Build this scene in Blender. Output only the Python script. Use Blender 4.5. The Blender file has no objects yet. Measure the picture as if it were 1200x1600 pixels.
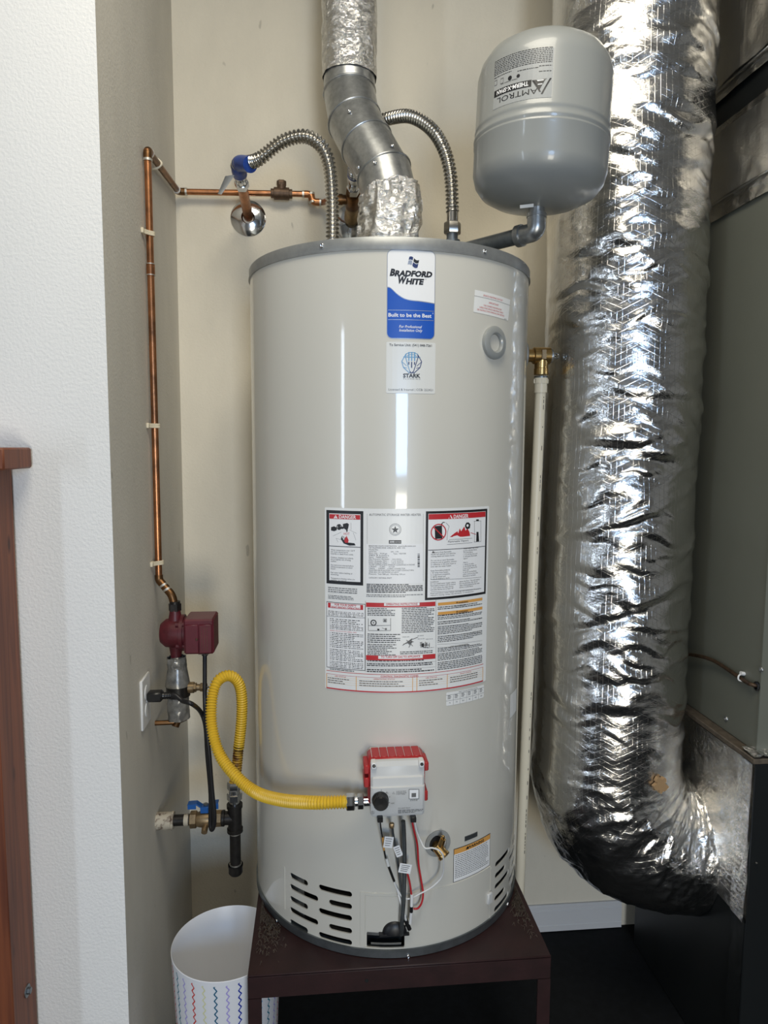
import bpy, math, random
import numpy as np
from math import pi, sin, cos, radians
from mathutils import Vector, Matrix

SC = bpy.context.scene
COL = SC.collection

# ------------------------------------------------------------------ camera
FPX = 1078.7                       # focal length in pixels of a 1200x1600 frame
CAM = np.array([0.0, 0.0, 1.6])
PITCH, ROLL, YAW = 0.0985627, 0.0056711, -0.0956711
_f = np.array([-sin(YAW) * cos(PITCH), cos(YAW) * cos(PITCH), -sin(PITCH)])
_r = np.array([cos(YAW), sin(YAW), 0.0])
_u = np.cross(_r, _f)
_r, _u = cos(ROLL) * _r + sin(ROLL) * _u, -sin(ROLL) * _r + cos(ROLL) * _u
cam_data = bpy.data.cameras.new('camera')
cam_data.sensor_fit = 'VERTICAL'
cam_data.sensor_height = 24.0
cam_data.lens = FPX / 1600.0 * 24.0
cam_data.clip_start = 0.02
cam = bpy.data.objects.new('camera', cam_data)
COL.objects.link(cam)
cam.matrix_world = Matrix(((_r[0], _u[0], -_f[0], CAM[0]), (_r[1], _u[1], -_f[1], CAM[1]), (_r[2], _u[2], -_f[2], CAM[2]), (0, 0, 0, 1)))
SC.camera = cam

# ------------------------------------------------------------------ world, lights, exposure
SC.view_settings.view_transform = 'Standard'
SC.view_settings.look = 'None'
SC.view_settings.gamma = 1.0
SC.view_settings.use_curve_mapping = False
SC.view_settings.exposure = 0.0
world = bpy.data.worlds.new('world')
SC.world = world
world.use_nodes = True
world.node_tree.nodes['Background'].inputs[0].default_value = (0.55, 0.62, 0.72, 1)
world.node_tree.nodes['Background'].inputs[1].default_value = 0.25

def area(name, loc, target, sx, sy, power, col, spread=180):
    l = bpy.data.lights.new(name, 'AREA')
    l.shape = 'RECTANGLE'; l.size = sx; l.size_y = sy; l.energy = power; l.color = col
    l.spread = radians(spread)
    o = bpy.data.objects.new(name, l); COL.objects.link(o)
    o.location = loc
    d = Vector(target) - Vector(loc)
    o.rotation_euler = d.to_track_quat('-Z', 'Y').to_euler()
    return o

# daylight through the open doorway behind the photographer: sky above, sunlit ground below
area('doorway_sky_light', (0.48, -2.55, 1.75), (0.1, 1.6, 0.7), 0.62, 0.8, 37, (0.42, 0.64, 1.0))
area('doorway_ground_light', (0.48, -2.55, 0.75), (0.1, 1.6, 1.9), 0.62, 0.95, 42, (1.0, 0.94, 0.80))
# tall narrow window in the left garage wall
area('window_light', (-2.95, -1.95, 1.45), (0.1, 1.6, 1.45), 0.22, 2.2, 26, (0.72, 0.84, 1.0))
# warm lamp panel on the ceiling
area('ceiling_lamp_light', (0.08, 0.50, 3.17), (0.10, 0.62, 0.0), 0.75, 1.0, 26, (1.0, 0.93, 0.78))

# ------------------------------------------------------------------ pixel <-> place helpers (a point on a real plane or cylinder)
def ray(x, y):
    return _f + (x - 600) / FPX * _r - (y - 800) / FPX * _u
def on_x(x, y, X): d = ray(x, y); return CAM + d * (X - CAM[0]) / d[0]
def on_y(x, y, Y): d = ray(x, y); return CAM + d * (Y - CAM[1]) / d[1]
def on_z(x, y, Z): d = ray(x, y); return CAM + d * (Z - CAM[2]) / d[2]
V3 = lambda *a: np.array(a, float)

# ------------------------------------------------------------------ materials
def srgb(r, g, b):
    c = lambda v: (v / 255 / 12.92) if v <= 10 else ((v / 255 + 0.055) / 1.055) ** 2.4
    return (c(r), c(g), c(b), 1)
class NT:
    def __init__(s, name):
        s.m = bpy.data.materials.new(name); s.m.use_nodes = True
        s.t = s.m.node_tree; s.b = s.t.nodes['Principled BSDF']
    def n(s, typ, **kw):
        n = s.t.nodes.new(typ)
        for k, v in kw.items():
            if k.startswith('i_'): n.inputs[k[2:].replace('_', ' ')].default_value = v
            else: setattr(n, k, v)
        return n
    def l(s, a, b): s.t.links.new(a, b)
    def val(s, **kw):
        for k, v in kw.items(): s.b.inputs[k.replace('_', ' ')].default_value = v
    def math(s, op, a, b=None, c=None):
        n = s.n('ShaderNodeMath', operation=op)
        for i, q in enumerate((a, b, c)):
            if q is None: continue
            if isinstance(q, (int, float)): n.inputs[i].default_value = q
            else: s.l(q, n.inputs[i])
        return n.outputs[0]
def plain(name, col, rough=0.5, metal=0.0, noise=0.0, nscale=30, bump=0.0, bscale=200, coat=0.0, col2=None, spec=0.5, thr=None):
    q = NT(name)
    q.val(Base_Color=col, Roughness=rough, Metallic=metal, Coat_Weight=coat, Specular_IOR_Level=spec)
    if coat: q.val(Coat_Roughness=0.06)
    tc = q.n('ShaderNodeTexCoord').outputs['Object']
    if noise or col2:
        nz = q.n('ShaderNodeTexNoise', i_Scale=nscale, i_Detail=5.0, i_Roughness=0.6); q.l(tc, nz.inputs['Vector'])
        r = q.n('ShaderNodeValToRGB')
        lo, hi = thr if thr else (0.3, 0.7)
        r.color_ramp.elements[0].position = lo; r.color_ramp.elements[1].position = hi
        if col2 is None:
            col2 = tuple(min(1, c * (1 + noise)) for c in col[:3]) + (1,)
            c1 = tuple(c * (1 - noise) for c in col[:3]) + (1,)
        else: c1 = col
        r.color_ramp.elements[0].color = c1; r.color_ramp.elements[1].color = col2
        q.l(nz.outputs['Fac'], r.inputs['Fac']); q.l(r.outputs['Color'], q.b.inputs['Base Color'])
    if bump:
        bz = q.n('ShaderNodeTexNoise', i_Scale=bscale, i_Detail=3.0); q.l(tc, bz.inputs['Vector'])
        bp = q.n('ShaderNodeBump', i_Strength=bump, i_Distance=0.002); q.l(bz.outputs['Fac'], bp.inputs['Height'])
        q.l(bp.outputs['Normal'], q.b.inputs['Normal'])
    return q.m
def foil_mat(name, col, rough, scrim=True, crinkle=0.35, cscale=38):
    q = NT(name)
    q.val(Metallic=1.0, Roughness=rough, Base_Color=col)
    uv = q.n('ShaderNodeUVMap').outputs['UV']
    tc = q.n('ShaderNodeTexCoord').outputs['Object']
    sx = q.n('ShaderNodeSeparateXYZ'); q.l(uv, sx.inputs[0])
    u, v = sx.outputs[0], sx.outputs[1]
    nz = q.n('ShaderNodeTexNoise', i_Scale=cscale, i_Detail=6.0, i_Roughness=0.62, i_Distortion=0.7)
    mp = q.n('ShaderNodeMapping'); mp.inputs['Scale'].default_value = (0.7, 0.7, 1.6); q.l(tc, mp.inputs[0]); q.l(mp.outputs[0], nz.inputs['Vector'])
    vor = q.n('ShaderNodeTexVoronoi', feature='DISTANCE_TO_EDGE', i_Scale=cscale * 0.55); 
    wv = q.n('ShaderNodeVectorMath', operation='MULTIPLY_ADD'); wv.inputs[1].default_value = (0.09,) * 3
    q.l(nz.outputs['Color'], wv.inputs[0]); q.l(mp.outputs[0], wv.inputs[2]); q.l(wv.outputs[0], vor.inputs['Vector'])
    edge = q.math('MINIMUM', vor.outputs['Distance'], 0.12)
    h = q.math('ADD', q.math('MULTIPLY', nz.outputs['Fac'], 0.8), q.math('MULTIPLY', edge, 1.2))
    b1 = q.n('ShaderNodeBump', i_Strength=crinkle, i_Distance=0.010); q.l(h, b1.inputs['Height'])
    nrm = b1.outputs['Normal']
    if scrim:
        lines = None
        for (a, b, p, w) in ((1, 0, 0.0125, 0.045), (0.5, 1, 0.0165, 0.035), (-0.5, 1, 0.0165, 0.035)):
            c = q.math('ADD', q.math('MULTIPLY', u, a / p), q.math('MULTIPLY', v, b / p))
            f = q.math('ABSOLUTE', q.math('SUBTRACT', q.math('FRACT', c), 0.5))
            e = q.math('MAXIMUM', q.math('SUBTRACT', 1.0, q.math('DIVIDE', f, w)), 0.0)
            lines = e if lines is None else q.math('MAXIMUM', lines, e)
        b2 = q.n('ShaderNodeBump', i_Strength=0.22, i_Distance=0.0010); q.l(lines, b2.inputs['Height']); q.l(nrm, b2.inputs['Normal'])
        nrm = b2.outputs['Normal']
    q.l(nrm, q.b.inputs['Normal'])
    return q.m
def wall_mat(name, col, dirt, dscale, seedv=0.0, bump=0.25, specks=True):
    q = NT(name); q.val(Roughness=0.62, Specular_IOR_Level=0.3)
    tc = q.n('ShaderNodeTexCoord').outputs['Object']
    mp = q.n('ShaderNodeMapping'); mp.inputs['Location'].default_value = (seedv, seedv * 2, seedv); mp.inputs['Scale'].default_value = (1, 1, 0.45); q.l(tc, mp.inputs[0])
    nz = q.n('ShaderNodeTexNoise', i_Scale=dscale, i_Detail=6.0, i_Roughness=0.6); q.l(mp.outputs[0], nz.inputs['Vector'])
    r = q.n('ShaderNodeValToRGB')
    r.color_ramp.elements[0].position = 0.32; r.color_ramp.elements[1].position = 0.6
    r.color_ramp.elements[0].color = tuple(c * (1 - dirt) for c in col[:3]) + (1,); r.color_ramp.elements[1].color = col
    q.l(nz.outputs['Fac'], r.inputs['Fac'])
    # small scuff specks
    n2 = q.n('ShaderNodeTexNoise', i_Scale=26.0, i_Detail=2.0); q.l(mp.outputs[0], n2.inputs['Vector'])
    sp = q.n('ShaderNodeValToRGB'); sp.color_ramp.elements[0].position = 0.725; sp.color_ramp.elements[1].position = 0.75
    sp.color_ramp.elements[0].color = (0, 0, 0, 1); sp.color_ramp.elements[1].color = (0.4, 0.4, 0.4, 1) if specks else (0, 0, 0, 1)
    q.l(n2.outputs['Fac'], sp.inputs['Fac'])
    mx = q.n('ShaderNodeMix', data_type='RGBA'); q.l(sp.outputs['Color'], mx.inputs[0]); q.l(r.outputs['Color'], mx.inputs[6]); mx.inputs[7].default_value = tuple(c * 0.35 for c in col[:3]) + (1,)
    q.l(mx.outputs[2], q.b.inputs['Base Color'])
    bz = q.n('ShaderNodeTexNoise', i_Scale=170.0, i_Detail=2.0); q.l(tc, bz.inputs['Vector'])
    bp = q.n('ShaderNodeBump', i_Strength=bump, i_Distance=0.003); q.l(bz.outputs['Fac'], bp.inputs['Height']); q.l(bp.outputs['Normal'], q.b.inputs['Normal'])
    return q.m
def wood_mat(name, c1, c2):
    q = NT(name); q.val(Roughness=0.55)
    tc = q.n('ShaderNodeTexCoord').outputs['Object']
    mp = q.n('ShaderNodeMapping'); mp.inputs['Scale'].default_value = (55, 55, 2.2); q.l(tc, mp.inputs[0])
    nz = q.n('ShaderNodeTexNoise', i_Scale=1.0, i_Detail=6.0, i_Distortion=1.2); q.l(mp.outputs[0], nz.inputs['Vector'])
    r = q.n('ShaderNodeValToRGB'); r.color_ramp.elements[0].position = 0.3; r.color_ramp.elements[1].position = 0.7
    r.color_ramp.elements[0].color = c1; r.color_ramp.elements[1].color = c2
    q.l(nz.outputs['Fac'], r.inputs['Fac'])
    vo = q.n('ShaderNodeTexVoronoi', i_Scale=1.0); m2 = q.n('ShaderNodeMapping'); m2.inputs['Scale'].default_value = (14, 14, 5); q.l(tc, m2.inputs[0]); q.l(m2.outputs[0], vo.inputs['Vector'])
    k = q.n('ShaderNodeValToRGB'); k.color_ramp.elements[0].position = 0.06; k.color_ramp.elements[1].position = 0.12
    k.color_ramp.elements[0].color = (0.25, 0.2, 0.2, 1); k.color_ramp.elements[1].color = (1, 1, 1, 1); q.l(vo.outputs['Distance'], k.inputs['Fac'])
    mx = q.n('ShaderNodeMix', data_type='RGBA', blend_type='MULTIPLY'); mx.inputs[0].default_value = 1.0
    q.l(r.outputs['Color'], mx.inputs[6]); q.l(k.outputs['Color'], mx.inputs[7]); q.l(mx.outputs[2], q.b.inputs['Base Color'])
    bp = q.n('ShaderNodeBump', i_Strength=0.2, i_Distance=0.002); q.l(nz.outputs['Fac'], bp.inputs['Height']); q.l(bp.outputs['Normal'], q.b.inputs['Normal'])
    return q.m

M = {}
M['wall'] = wall_mat('cream_wall_paint', (0.74, 0.68, 0.555, 1), 0.14, 2.6, 3.1)
M['wall_side'] = wall_mat('cream_side_wall_paint', (0.66, 0.63, 0.56, 1), 0.14, 3.0, 7.7)
M['wall_white'] = wall_mat('white_wall_paint', (0.84, 0.83, 0.80, 1), 0.05, 2.0, 1.3, 0.4, False)
M['garage'] = plain('garage_wall_paint', (0.34, 0.33, 0.305, 1), 0.7)
M['floor'] = plain('black_floor', (0.005, 0.006, 0.007, 1), 0.8, noise=0.4, nscale=40, spec=0.25)
M['base'] = plain('baseboard_paint', (0.62, 0.62, 0.62, 1), 0.45)
M['tank'] = plain('grey_enamel', (0.62, 0.60, 0.535, 1), 0.36, bump=0.03, bscale=60, coat=0.9)
M['tank2'] = plain('grey_tank_enamel', (0.285, 0.295, 0.285, 1), 0.36, coat=0.3)
M['galv'] = plain('galvanized_steel', (0.42, 0.43, 0.43, 1), 0.36, 0.9, noise=0.18, nscale=70, bump=0.08, bscale=60)
M['galvd'] = plain('dark_galvanized_steel', (0.20, 0.22, 0.23, 1), 0.4, 0.85, noise=0.2, nscale=30)
M['rim'] = plain('grey_steel_rim', (0.30, 0.31, 0.31, 1), 0.42, 0.55, noise=0.12, nscale=40)
M['steel'] = plain('stainless_steel', (0.52, 0.50, 0.46, 1), 0.24, 1.0)
M['chrome'] = plain('chrome', (0.72, 0.73, 0.75, 1), 0.14, 1.0, noise=0.1, nscale=25)
M['foil'] = foil_mat('reinforced_foil', (0.70, 0.69, 0.67, 1), 0.19, crinkle=0.20, cscale=26)
M['foilp'] = foil_mat('plain_foil', (0.68, 0.66, 0.62, 1), 0.26, scrim=False, crinkle=0.5, cscale=30)
M['foilt'] = foil_mat('foil_tape', (0.80, 0.79, 0.77, 1), 0.2, scrim=False, crinkle=0.6, cscale=55)
M['foils'] = foil_mat('smooth_foil', (0.64, 0.62, 0.58, 1), 0.33, scrim=True, crinkle=0.16, cscale=14)
M['copper'] = plain('tarnished_copper', (0.50, 0.22, 0.10, 1), 0.34, 1.0, nscale=22, col2=(0.20, 0.10, 0.055, 1), thr=(0.42, 0.68))
M['copperd'] = plain('dark_copper', (0.24, 0.12, 0.05, 1), 0.42, 1.0, nscale=28, col2=(0.09, 0.055, 0.03, 1), thr=(0.35, 0.7))
M['solder'] = plain('solder', (0.62, 0.60, 0.55, 1), 0.4, 0.9)
M['bronze'] = plain('dark_bronze', (0.11, 0.07, 0.045, 1), 0.5, 0.7, noise=0.35, nscale=60)
M['brass'] = plain('brass', (0.56, 0.36, 0.14, 1), 0.3, 1.0, noise=0.2, nscale=40)
M['brassd'] = plain('old_brass', (0.36, 0.26, 0.15, 1), 0.42, 0.9, noise=0.3, nscale=60)
M['iron'] = plain('black_iron', (0.022, 0.020, 0.019, 1), 0.42, 0.5, noise=0.4, nscale=60, bump=0.1)
M['ironp'] = plain('paint_splashed_pipe', (0.48, 0.43, 0.34, 1), 0.6, 0.0, nscale=55, col2=(0.10, 0.06, 0.04, 1), thr=(0.5, 0.62))
M['red'] = plain('maroon_pump_paint', (0.085, 0.008, 0.014, 1), 0.45, noise=0.25, nscale=50, bump=0.15)
M['redb'] = plain('maroon_pump_cover', (0.105, 0.009, 0.02, 1), 0.38, noise=0.15, nscale=30)
M['redp'] = plain('red_plastic', (0.42, 0.02, 0.022, 1), 0.4)
M['yellow'] = plain('yellow_plastic_coating', (0.72, 0.47, 0.035, 1), 0.38, noise=0.06, nscale=20)
M['yellowd'] = plain('sealant_stained_yellow', (0.50, 0.30, 0.03, 1), 0.5, nscale=60, col2=(0.12, 0.045, 0.01, 1), thr=(0.42, 0.56))
M['blue'] = plain('blue_plastic', (0.01, 0.10, 0.36, 1), 0.4)
M['bluet'] = plain('blue_film', (0.015, 0.055, 0.28, 1), 0.35, noise=0.3, nscale=90)
M['black'] = plain('black_plastic', (0.008, 0.008, 0.009, 1), 0.35)
M['rubber'] = plain('black_rubber', (0.010, 0.010, 0.012, 1), 0.42)
M['hole'] = plain('dark_interior', (0.006, 0.006, 0.006, 1), 0.9)
M['white'] = plain('white_plastic', (0.76, 0.76, 0.75, 1), 0.38)
M['lightgrey'] = plain('light_grey_plastic', (0.60, 0.60, 0.585, 1), 0.42)
M['cream'] = plain('cream_plastic', (0.70, 0.62, 0.46, 1), 0.42)
M['pvc'] = plain('cream_pipe_plastic', (0.72, 0.66, 0.52, 1), 0.38)
M['furn'] = plain('grey_green_cabinet_paint', (0.155, 0.16, 0.13, 1), 0.42, noise=0.05, nscale=3)
M['furnd'] = plain('dark_cabinet_paint', (0.010, 0.0115, 0.012, 1), 0.42, spec=0.35)
M['strip'] = plain('raw_wood_strip', (0.10, 0.078, 0.055, 1), 0.8, noise=0.3, nscale=60)
M['stand'] = plain('maroon_stand_paint', (0.024, 0.0075, 0.0078, 1), 0.48, noise=0.25, nscale=18, bump=0.12, bscale=90)
M['lint'] = plain('brown_lint', (0.10, 0.075, 0.055, 1), 0.95)
M['bin'] = plain('white_bin', (0.78, 0.79, 0.82, 1), 0.4)
M['tan'] = plain('tan_glue', (0.40, 0.25, 0.12, 1), 0.7)
M['wood'] = wood_mat('red_brown_wood', (0.10, 0.026, 0.012, 1), (0.24, 0.07, 0.026, 1))
M['tape'] = plain('grey_wrap_tape', (0.22, 0.215, 0.20, 1), 0.28, 0.35, noise=0.45, nscale=45, bump=0.4, bscale=50)
M['paper'] = plain('label_paper', (0.80, 0.80, 0.78, 1), 0.35)
M['clear'] = plain('clear_label_film', (0.70, 0.70, 0.67, 1), 0.3)
M['clear2'] = plain('clear_tank_label_film', (0.37, 0.38, 0.375, 1), 0.28)
M['ink'] = plain('black_ink', (0.012, 0.012, 0.014, 1), 0.4)
M['inkg'] = plain('grey_small_print', (0.13, 0.13, 0.13, 1), 0.5)
M['inkr'] = plain('red_ink', (0.52, 0.022, 0.03, 1), 0.4)
M['inkb'] = plain('blue_ink', (0.008, 0.085, 0.46, 1), 0.35)
M['inkn'] = plain('navy_ink', (0.015, 0.03, 0.13, 1), 0.4)
M['inks'] = plain('steel_blue_ink', (0.12, 0.32, 0.55, 1), 0.4)
M['inko'] = plain('orange_ink', (0.72, 0.36, 0.09, 1), 0.4)
M['inkl'] = plain('pale_orange_ink', (0.85, 0.66, 0.45, 1), 0.4)
M['inkw'] = plain('white_ink', (0.84, 0.84, 0.84, 1), 0.4)
M['silver'] = plain('silver_ink', (0.42, 0.45, 0.52, 1), 0.3, 0.5)
for k, c in dict(z_teal=(0.03, 0.22, 0.30), z_lav=(0.42, 0.36, 0.75), z_red=(0.62, 0.06, 0.045), z_yel=(0.72, 0.72, 0.42), z_dteal=(0.01, 0.12, 0.22), z_blue=(0.01, 0.035, 0.35), z_pink=(0.70, 0.07, 0.36), z_sky=(0.06, 0.34, 0.60)).items():
    M[k] = plain('stripe_' + k[2:], c + (1,), 0.4)

# ------------------------------------------------------------------ mesh building
class MB:
    def __init__(s): s.v = []; s.f = []; s.mi = []; s.uv = {}; s.mats = []
    def mat(s, m):
        m = M[m] if isinstance(m, str) else m
        if m not in s.mats: s.mats.append(m)
        return s.mats.index(m)
    def add(s, vs, fs, m, uv=None):
        o = len(s.v); k = s.mat(m)
        s.v.extend([tuple(map(float, q)) for q in vs])
        for i, f in enumerate(fs):
            if uv is not None: s.uv[len(s.f)] = [uv[j] for j in f]
            s.f.append([j + o for j in f]); s.mi.append(k)
        return s
    def box(s, lo, hi, m, ax=None, bev=0.0, taper=0):
        """box lo..hi in the frame ax = (origin, ex, ey, ez); bev chamfers every edge"""
        lo = np.minimum(lo, hi).astype(float) if not isinstance(lo, tuple) else np.array(lo, float)
        hi = np.array(hi, float); c = (lo + hi) / 2; h = np.abs(hi - lo) / 2
        b = min(bev, h.min() * 0.95)
        vs = []; idx = {}
        if b <= 0:
            for i, sg in enumerate([(x, y, z) for x in (-1, 1) for y in (-1, 1) for z in (-1, 1)]): vs.append(c + h * np.array(sg))
            fs = [(0, 1, 3, 2), (4, 6, 7, 5), (0, 4, 5, 1), (2, 3, 7, 6), (0, 2, 6, 4), (1, 5, 7, 3)]
        else:
            fs = []
            for sg in [(x, y, z) for x in (-1, 1) for y in (-1, 1) for z in (-1, 1)]:
                for a in range(3):
                    q = h - b; q[a] = h[a]
                    idx[sg + (a,)] = len(vs); vs.append(c + q * np.array(sg))
            for a in range(3):
                o1, o2 = (a + 1) % 3, (a + 2) % 3
                for sg in (-1, 1):
                    loop = []
                    for p, q in ((-1, -1), (1, -1), (1, 1), (-1, 1)):
                        t = [0, 0, 0]; t[a] = sg; t[o1] = p; t[o2] = q; loop.append(idx[tuple(t) + (a,)])
                    fs.append(loop if sg > 0 else loop[::-1])
            for a in range(3):
                o1, o2 = (a + 1) % 3, (a + 2) % 3
                for p in (-1, 1):
                    for q in (-1, 1):
                        t = [0, 0, 0]; t[o1] = p; t[o2] = q
                        t0 = list(t); t0[a] = -1; t1 = list(t); t1[a] = 1
                        L = [idx[tuple(t0) + (o1,)], idx[tuple(t1) + (o1,)], idx[tuple(t1) + (o2,)], idx[tuple(t0) + (o2,)]]
                        fs.append(L if p * q < 0 else L[::-1])
            for sg in [(x, y, z) for x in (-1, 1) for y in (-1, 1) for z in (-1, 1)]:
                L = [idx[sg + (0,)], idx[sg + (1,)], idx[sg + (2,)]]
                fs.append(L if sg[0] * sg[1] * sg[2] > 0 else L[::-1])
        if ax is not None:
            o, ex, ey, ez = [np.array(q, float) for q in ax]
            vs = [o + q[0] * ex + q[1] * ey + q[2] * ez for q in vs]
        return s.add(vs, fs, m)
    def tube(s, path, r, m, n=16, cap=True, a=None, uvs=False):
        P = np.array(path, float); k = len(P)
        R = np.full(k, r) if np.isscalar(r) else np.array(r, float)
        T = np.zeros_like(P)
        d = P[1:] - P[:-1]; L = np.linalg.norm(d, axis=1); d = d / np.maximum(L, 1e-9)[:, None]
        T[0] = d[0]; T[-1] = d[-1]; T[1:-1] = d[1:] + d[:-1]; T /= np.maximum(np.linalg.norm(T, axis=1), 1e-9)[:, None]
        up = V3(0, 0, 1) if abs(T[0][2]) < 0.9 else V3(0, 1, 0)
        nrm = np.cross(up, T[0]); nrm /= np.linalg.norm(nrm)
        ang = np.linspace(0, 2 * pi, n, endpoint=False)
        vs = []; S = np.concatenate([[0], np.cumsum(L)])
        for i in range(k):
            nrm = nrm - T[i] * (nrm @ T[i]); nrm /= np.linalg.norm(nrm)
            b = np.cross(T[i], nrm)
            # widen the miter at sharp bends so the tube keeps its radius
            sc = 1.0
            if 0 < i < k - 1:
                cs = max(0.5, math.sqrt(max(0, (1 + d[i] @ d[i - 1]) / 2))); bend = d[i] - d[i - 1]
                if cs < 0.999:
                    bd = bend / np.linalg.norm(bend)
                    for t in ang:
                        q = cos(t) * nrm + sin(t) * b
                        q = q + bd * (q @ bd) * (1 / cs - 1)
                        vs.append(P[i] + R[i] * q)
                    continue
            for t in ang: vs.append(P[i] + R[i] * (cos(t) * nrm + sin(t) * b))
        fs = []
        for i in range(k - 1):
            for j in range(n):
                j2 = (j + 1) % n
                fs.append((i * n + j, i * n + j2, (i + 1) * n + j2, (i + 1) * n + j))
        if cap: fs.append(tuple(range(n))[::-1]); fs.append(tuple((k - 1) * n + j for j in range(n)))
        return s.add(vs, fs, m)
    def cyl(s, a, b, r, m, n=24, r2=None, cap=True):
        return s.tube([a, b], [r, r if r2 is None else r2], m, n, cap)
    def lathe(s, prof, o, axis, m, n=24, t0=0.0, t1=2 * pi, fr=None):
        """prof: (radius, height) list turned about the axis through o"""
        o = np.array(o, float); ez = np.array(axis, float); ez /= np.linalg.norm(ez)
        if fr is None:
            ref = V3(0, 0, 1) if abs(ez[2]) < 0.9 else V3(1, 0, 0)
            ex = np.cross(ref, ez); ex /= np.linalg.norm(ex)
        else: ex = np.array(fr, float)
        ey = np.cross(ez, ex); full = abs(t1 - t0 - 2 * pi) < 1e-6
        k = n if full else n + 1
        ang = [t0 + (t1 - t0) * j / n for j in range(k)]
        vs = [o + ez * h + r * (cos(t) * ex + sin(t) * ey) for r, h in prof for t in ang]
        fs = []
        for i in range(len(prof) - 1):
            for j in range(n):
                j2 = (j + 1) % k
                fs.append((i * k + j, i * k + j2, (i + 1) * k + j2, (i + 1) * k + j))
        return s.add(vs, fs, m)
    def hexnut(s, a, b, r, m): return s.tube([a, np.array(a) * .9 + np.array(b) * .1, np.array(a) * .1 + np.array(b) * .9, b], [r * .9, r, r, r * .9], m, 6)
    def grid(s, pts, m, uv=None):
        """pts: array (rows, cols, 3)"""
        a, b = pts.shape[:2]
        fs = [(i * b + j, i * b + j + 1, (i + 1) * b + j + 1, (i + 1) * b + j) for i in range(a - 1) for j in range(b - 1)]
        return s.add(pts.reshape(-1, 3), fs, m, None if uv is None else uv.reshape(-1, 2))
    def build(s, name, parent=None, smooth=40, kind=None, label=None):
        me = bpy.data.meshes.new(name)
        me.from_pydata(s.v, [], s.f)
        for m in s.mats: me.materials.append(m)
        me.polygons.foreach_set('material_index', s.mi)
        if s.uv:
            ul = me.uv_layers.new(name='UVMap')
            flat = []
            for i, f in enumerate(s.f): flat.extend(s.uv.get(i, [(0, 0)] * len(f)))
            ul.data.foreach_set('uv', [c for q in flat for c in q])
        if smooth:
            me.shade_smooth()
            me.set_sharp_from_angle(angle=radians(smooth))
        me.update()
        return link(name, me, parent, kind, label)
def link(name, me, parent=None, kind=None, label=None):
    o = bpy.data.objects.new(name, me); COL.objects.link(o)
    if parent is not None:
        o.parent = parent; o.matrix_parent_inverse = world_of(parent).inverted()
    if kind: o['kind'] = kind
    if label: o['label'] = label
    return o
def world_of(o):
    m = Matrix.Translation(o.location) if o.type == 'EMPTY' else o.matrix_basis.copy()
    return m
def thing(name, loc, label, cat, group=None):
    o = bpy.data.objects.new(name, None); COL.objects.link(o)
    o.location = [float(c) for c in loc]; o.empty_display_size = 0.05
    o['label'] = label; o['category'] = cat
    if group: o['group'] = group
    return o
def struct(name, mb, smooth=0):
    return mb.build(name, None, smooth, 'structure')
def screw_mesh(r, m):
    b = MB(); b.lathe([(r, 0), (r, r * .25), (r * .75, r * .55), (r * .45, r * .62), (r * .4, r * .35), (0, r * .35)], (0, 0, 0), (0, 0, 1), m, 10)
    me = bpy.data.meshes.new('screw'); me.from_pydata(b.v, [], b.f); me.materials.append(b.mats[0]); me.shade_smooth(); return me
def put(me, name, pos, normal, parent, label=None):
    """a shared mesh (built along +Z) placed at pos, facing normal"""
    o = bpy.data.objects.new(name, me); COL.objects.link(o)
    o.parent = parent; o.matrix_parent_inverse = world_of(parent).inverted()
    q = Vector([float(c) for c in normal]).to_track_quat('Z', 'Y')
    o.rotation_euler = q.to_euler(); o.location = [float(c) for c in pos]
    if label: o['label'] = label
    return o
def spline(pts, n=10):
    P = [np.array(p, float) for p in pts]; P = [2 * P[0] - P[1]] + P + [2 * P[-1] - P[-2]]
    out = []
    for i in range(1, len(P) - 2):
        p0, p1, p2, p3 = P[i - 1:i + 3]
        for j in range(n):
            t = j / n
            out.append(.5 * (2 * p1 + (p2 - p0) * t + (2 * p0 - 5 * p1 + 4 * p2 - p3) * t * t + (3 * p1 - p0 - 3 * p2 + p3) * t ** 3))
    out.append(P[-2]); return np.array(out)
def resample(P, step):
    P = np.array(P, float); L = np.concatenate([[0], np.cumsum(np.linalg.norm(P[1:] - P[:-1], axis=1))])
    n = max(2, int(L[-1] / step)); s = np.linspace(0, L[-1], n + 1)
    return np.stack([np.interp(s, L, P[:, i]) for i in range(3)], 1), s
def fillet(pts, rad, n=6):
    P = [np.array(p, float) for p in pts]; out = [P[0]]
    for a, b, c in zip(P, P[1:], P[2:]):
        u = (a - b); lu = np.linalg.norm(u); u /= lu
        w = (c - b); lw = np.linalg.norm(w); w /= lw
        r = min(rad, lu * .48, lw * .48)
        for j in range(n + 1):
            t = j / n; out.append((1 - t) ** 2 * (b + u * r) + 2 * t * (1 - t) * b + t * t * (b + w * r))
    out.append(P[-1]); return np.array(out)
def corrugated(mb, pts, r, amp, pitch, m, n=18, seg=8):
    P, s = resample(spline(pts, 16), pitch / seg)
    R = r + amp * np.cos(2 * pi * s / pitch)
    mb.tube(P, R, m, n); return P

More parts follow.
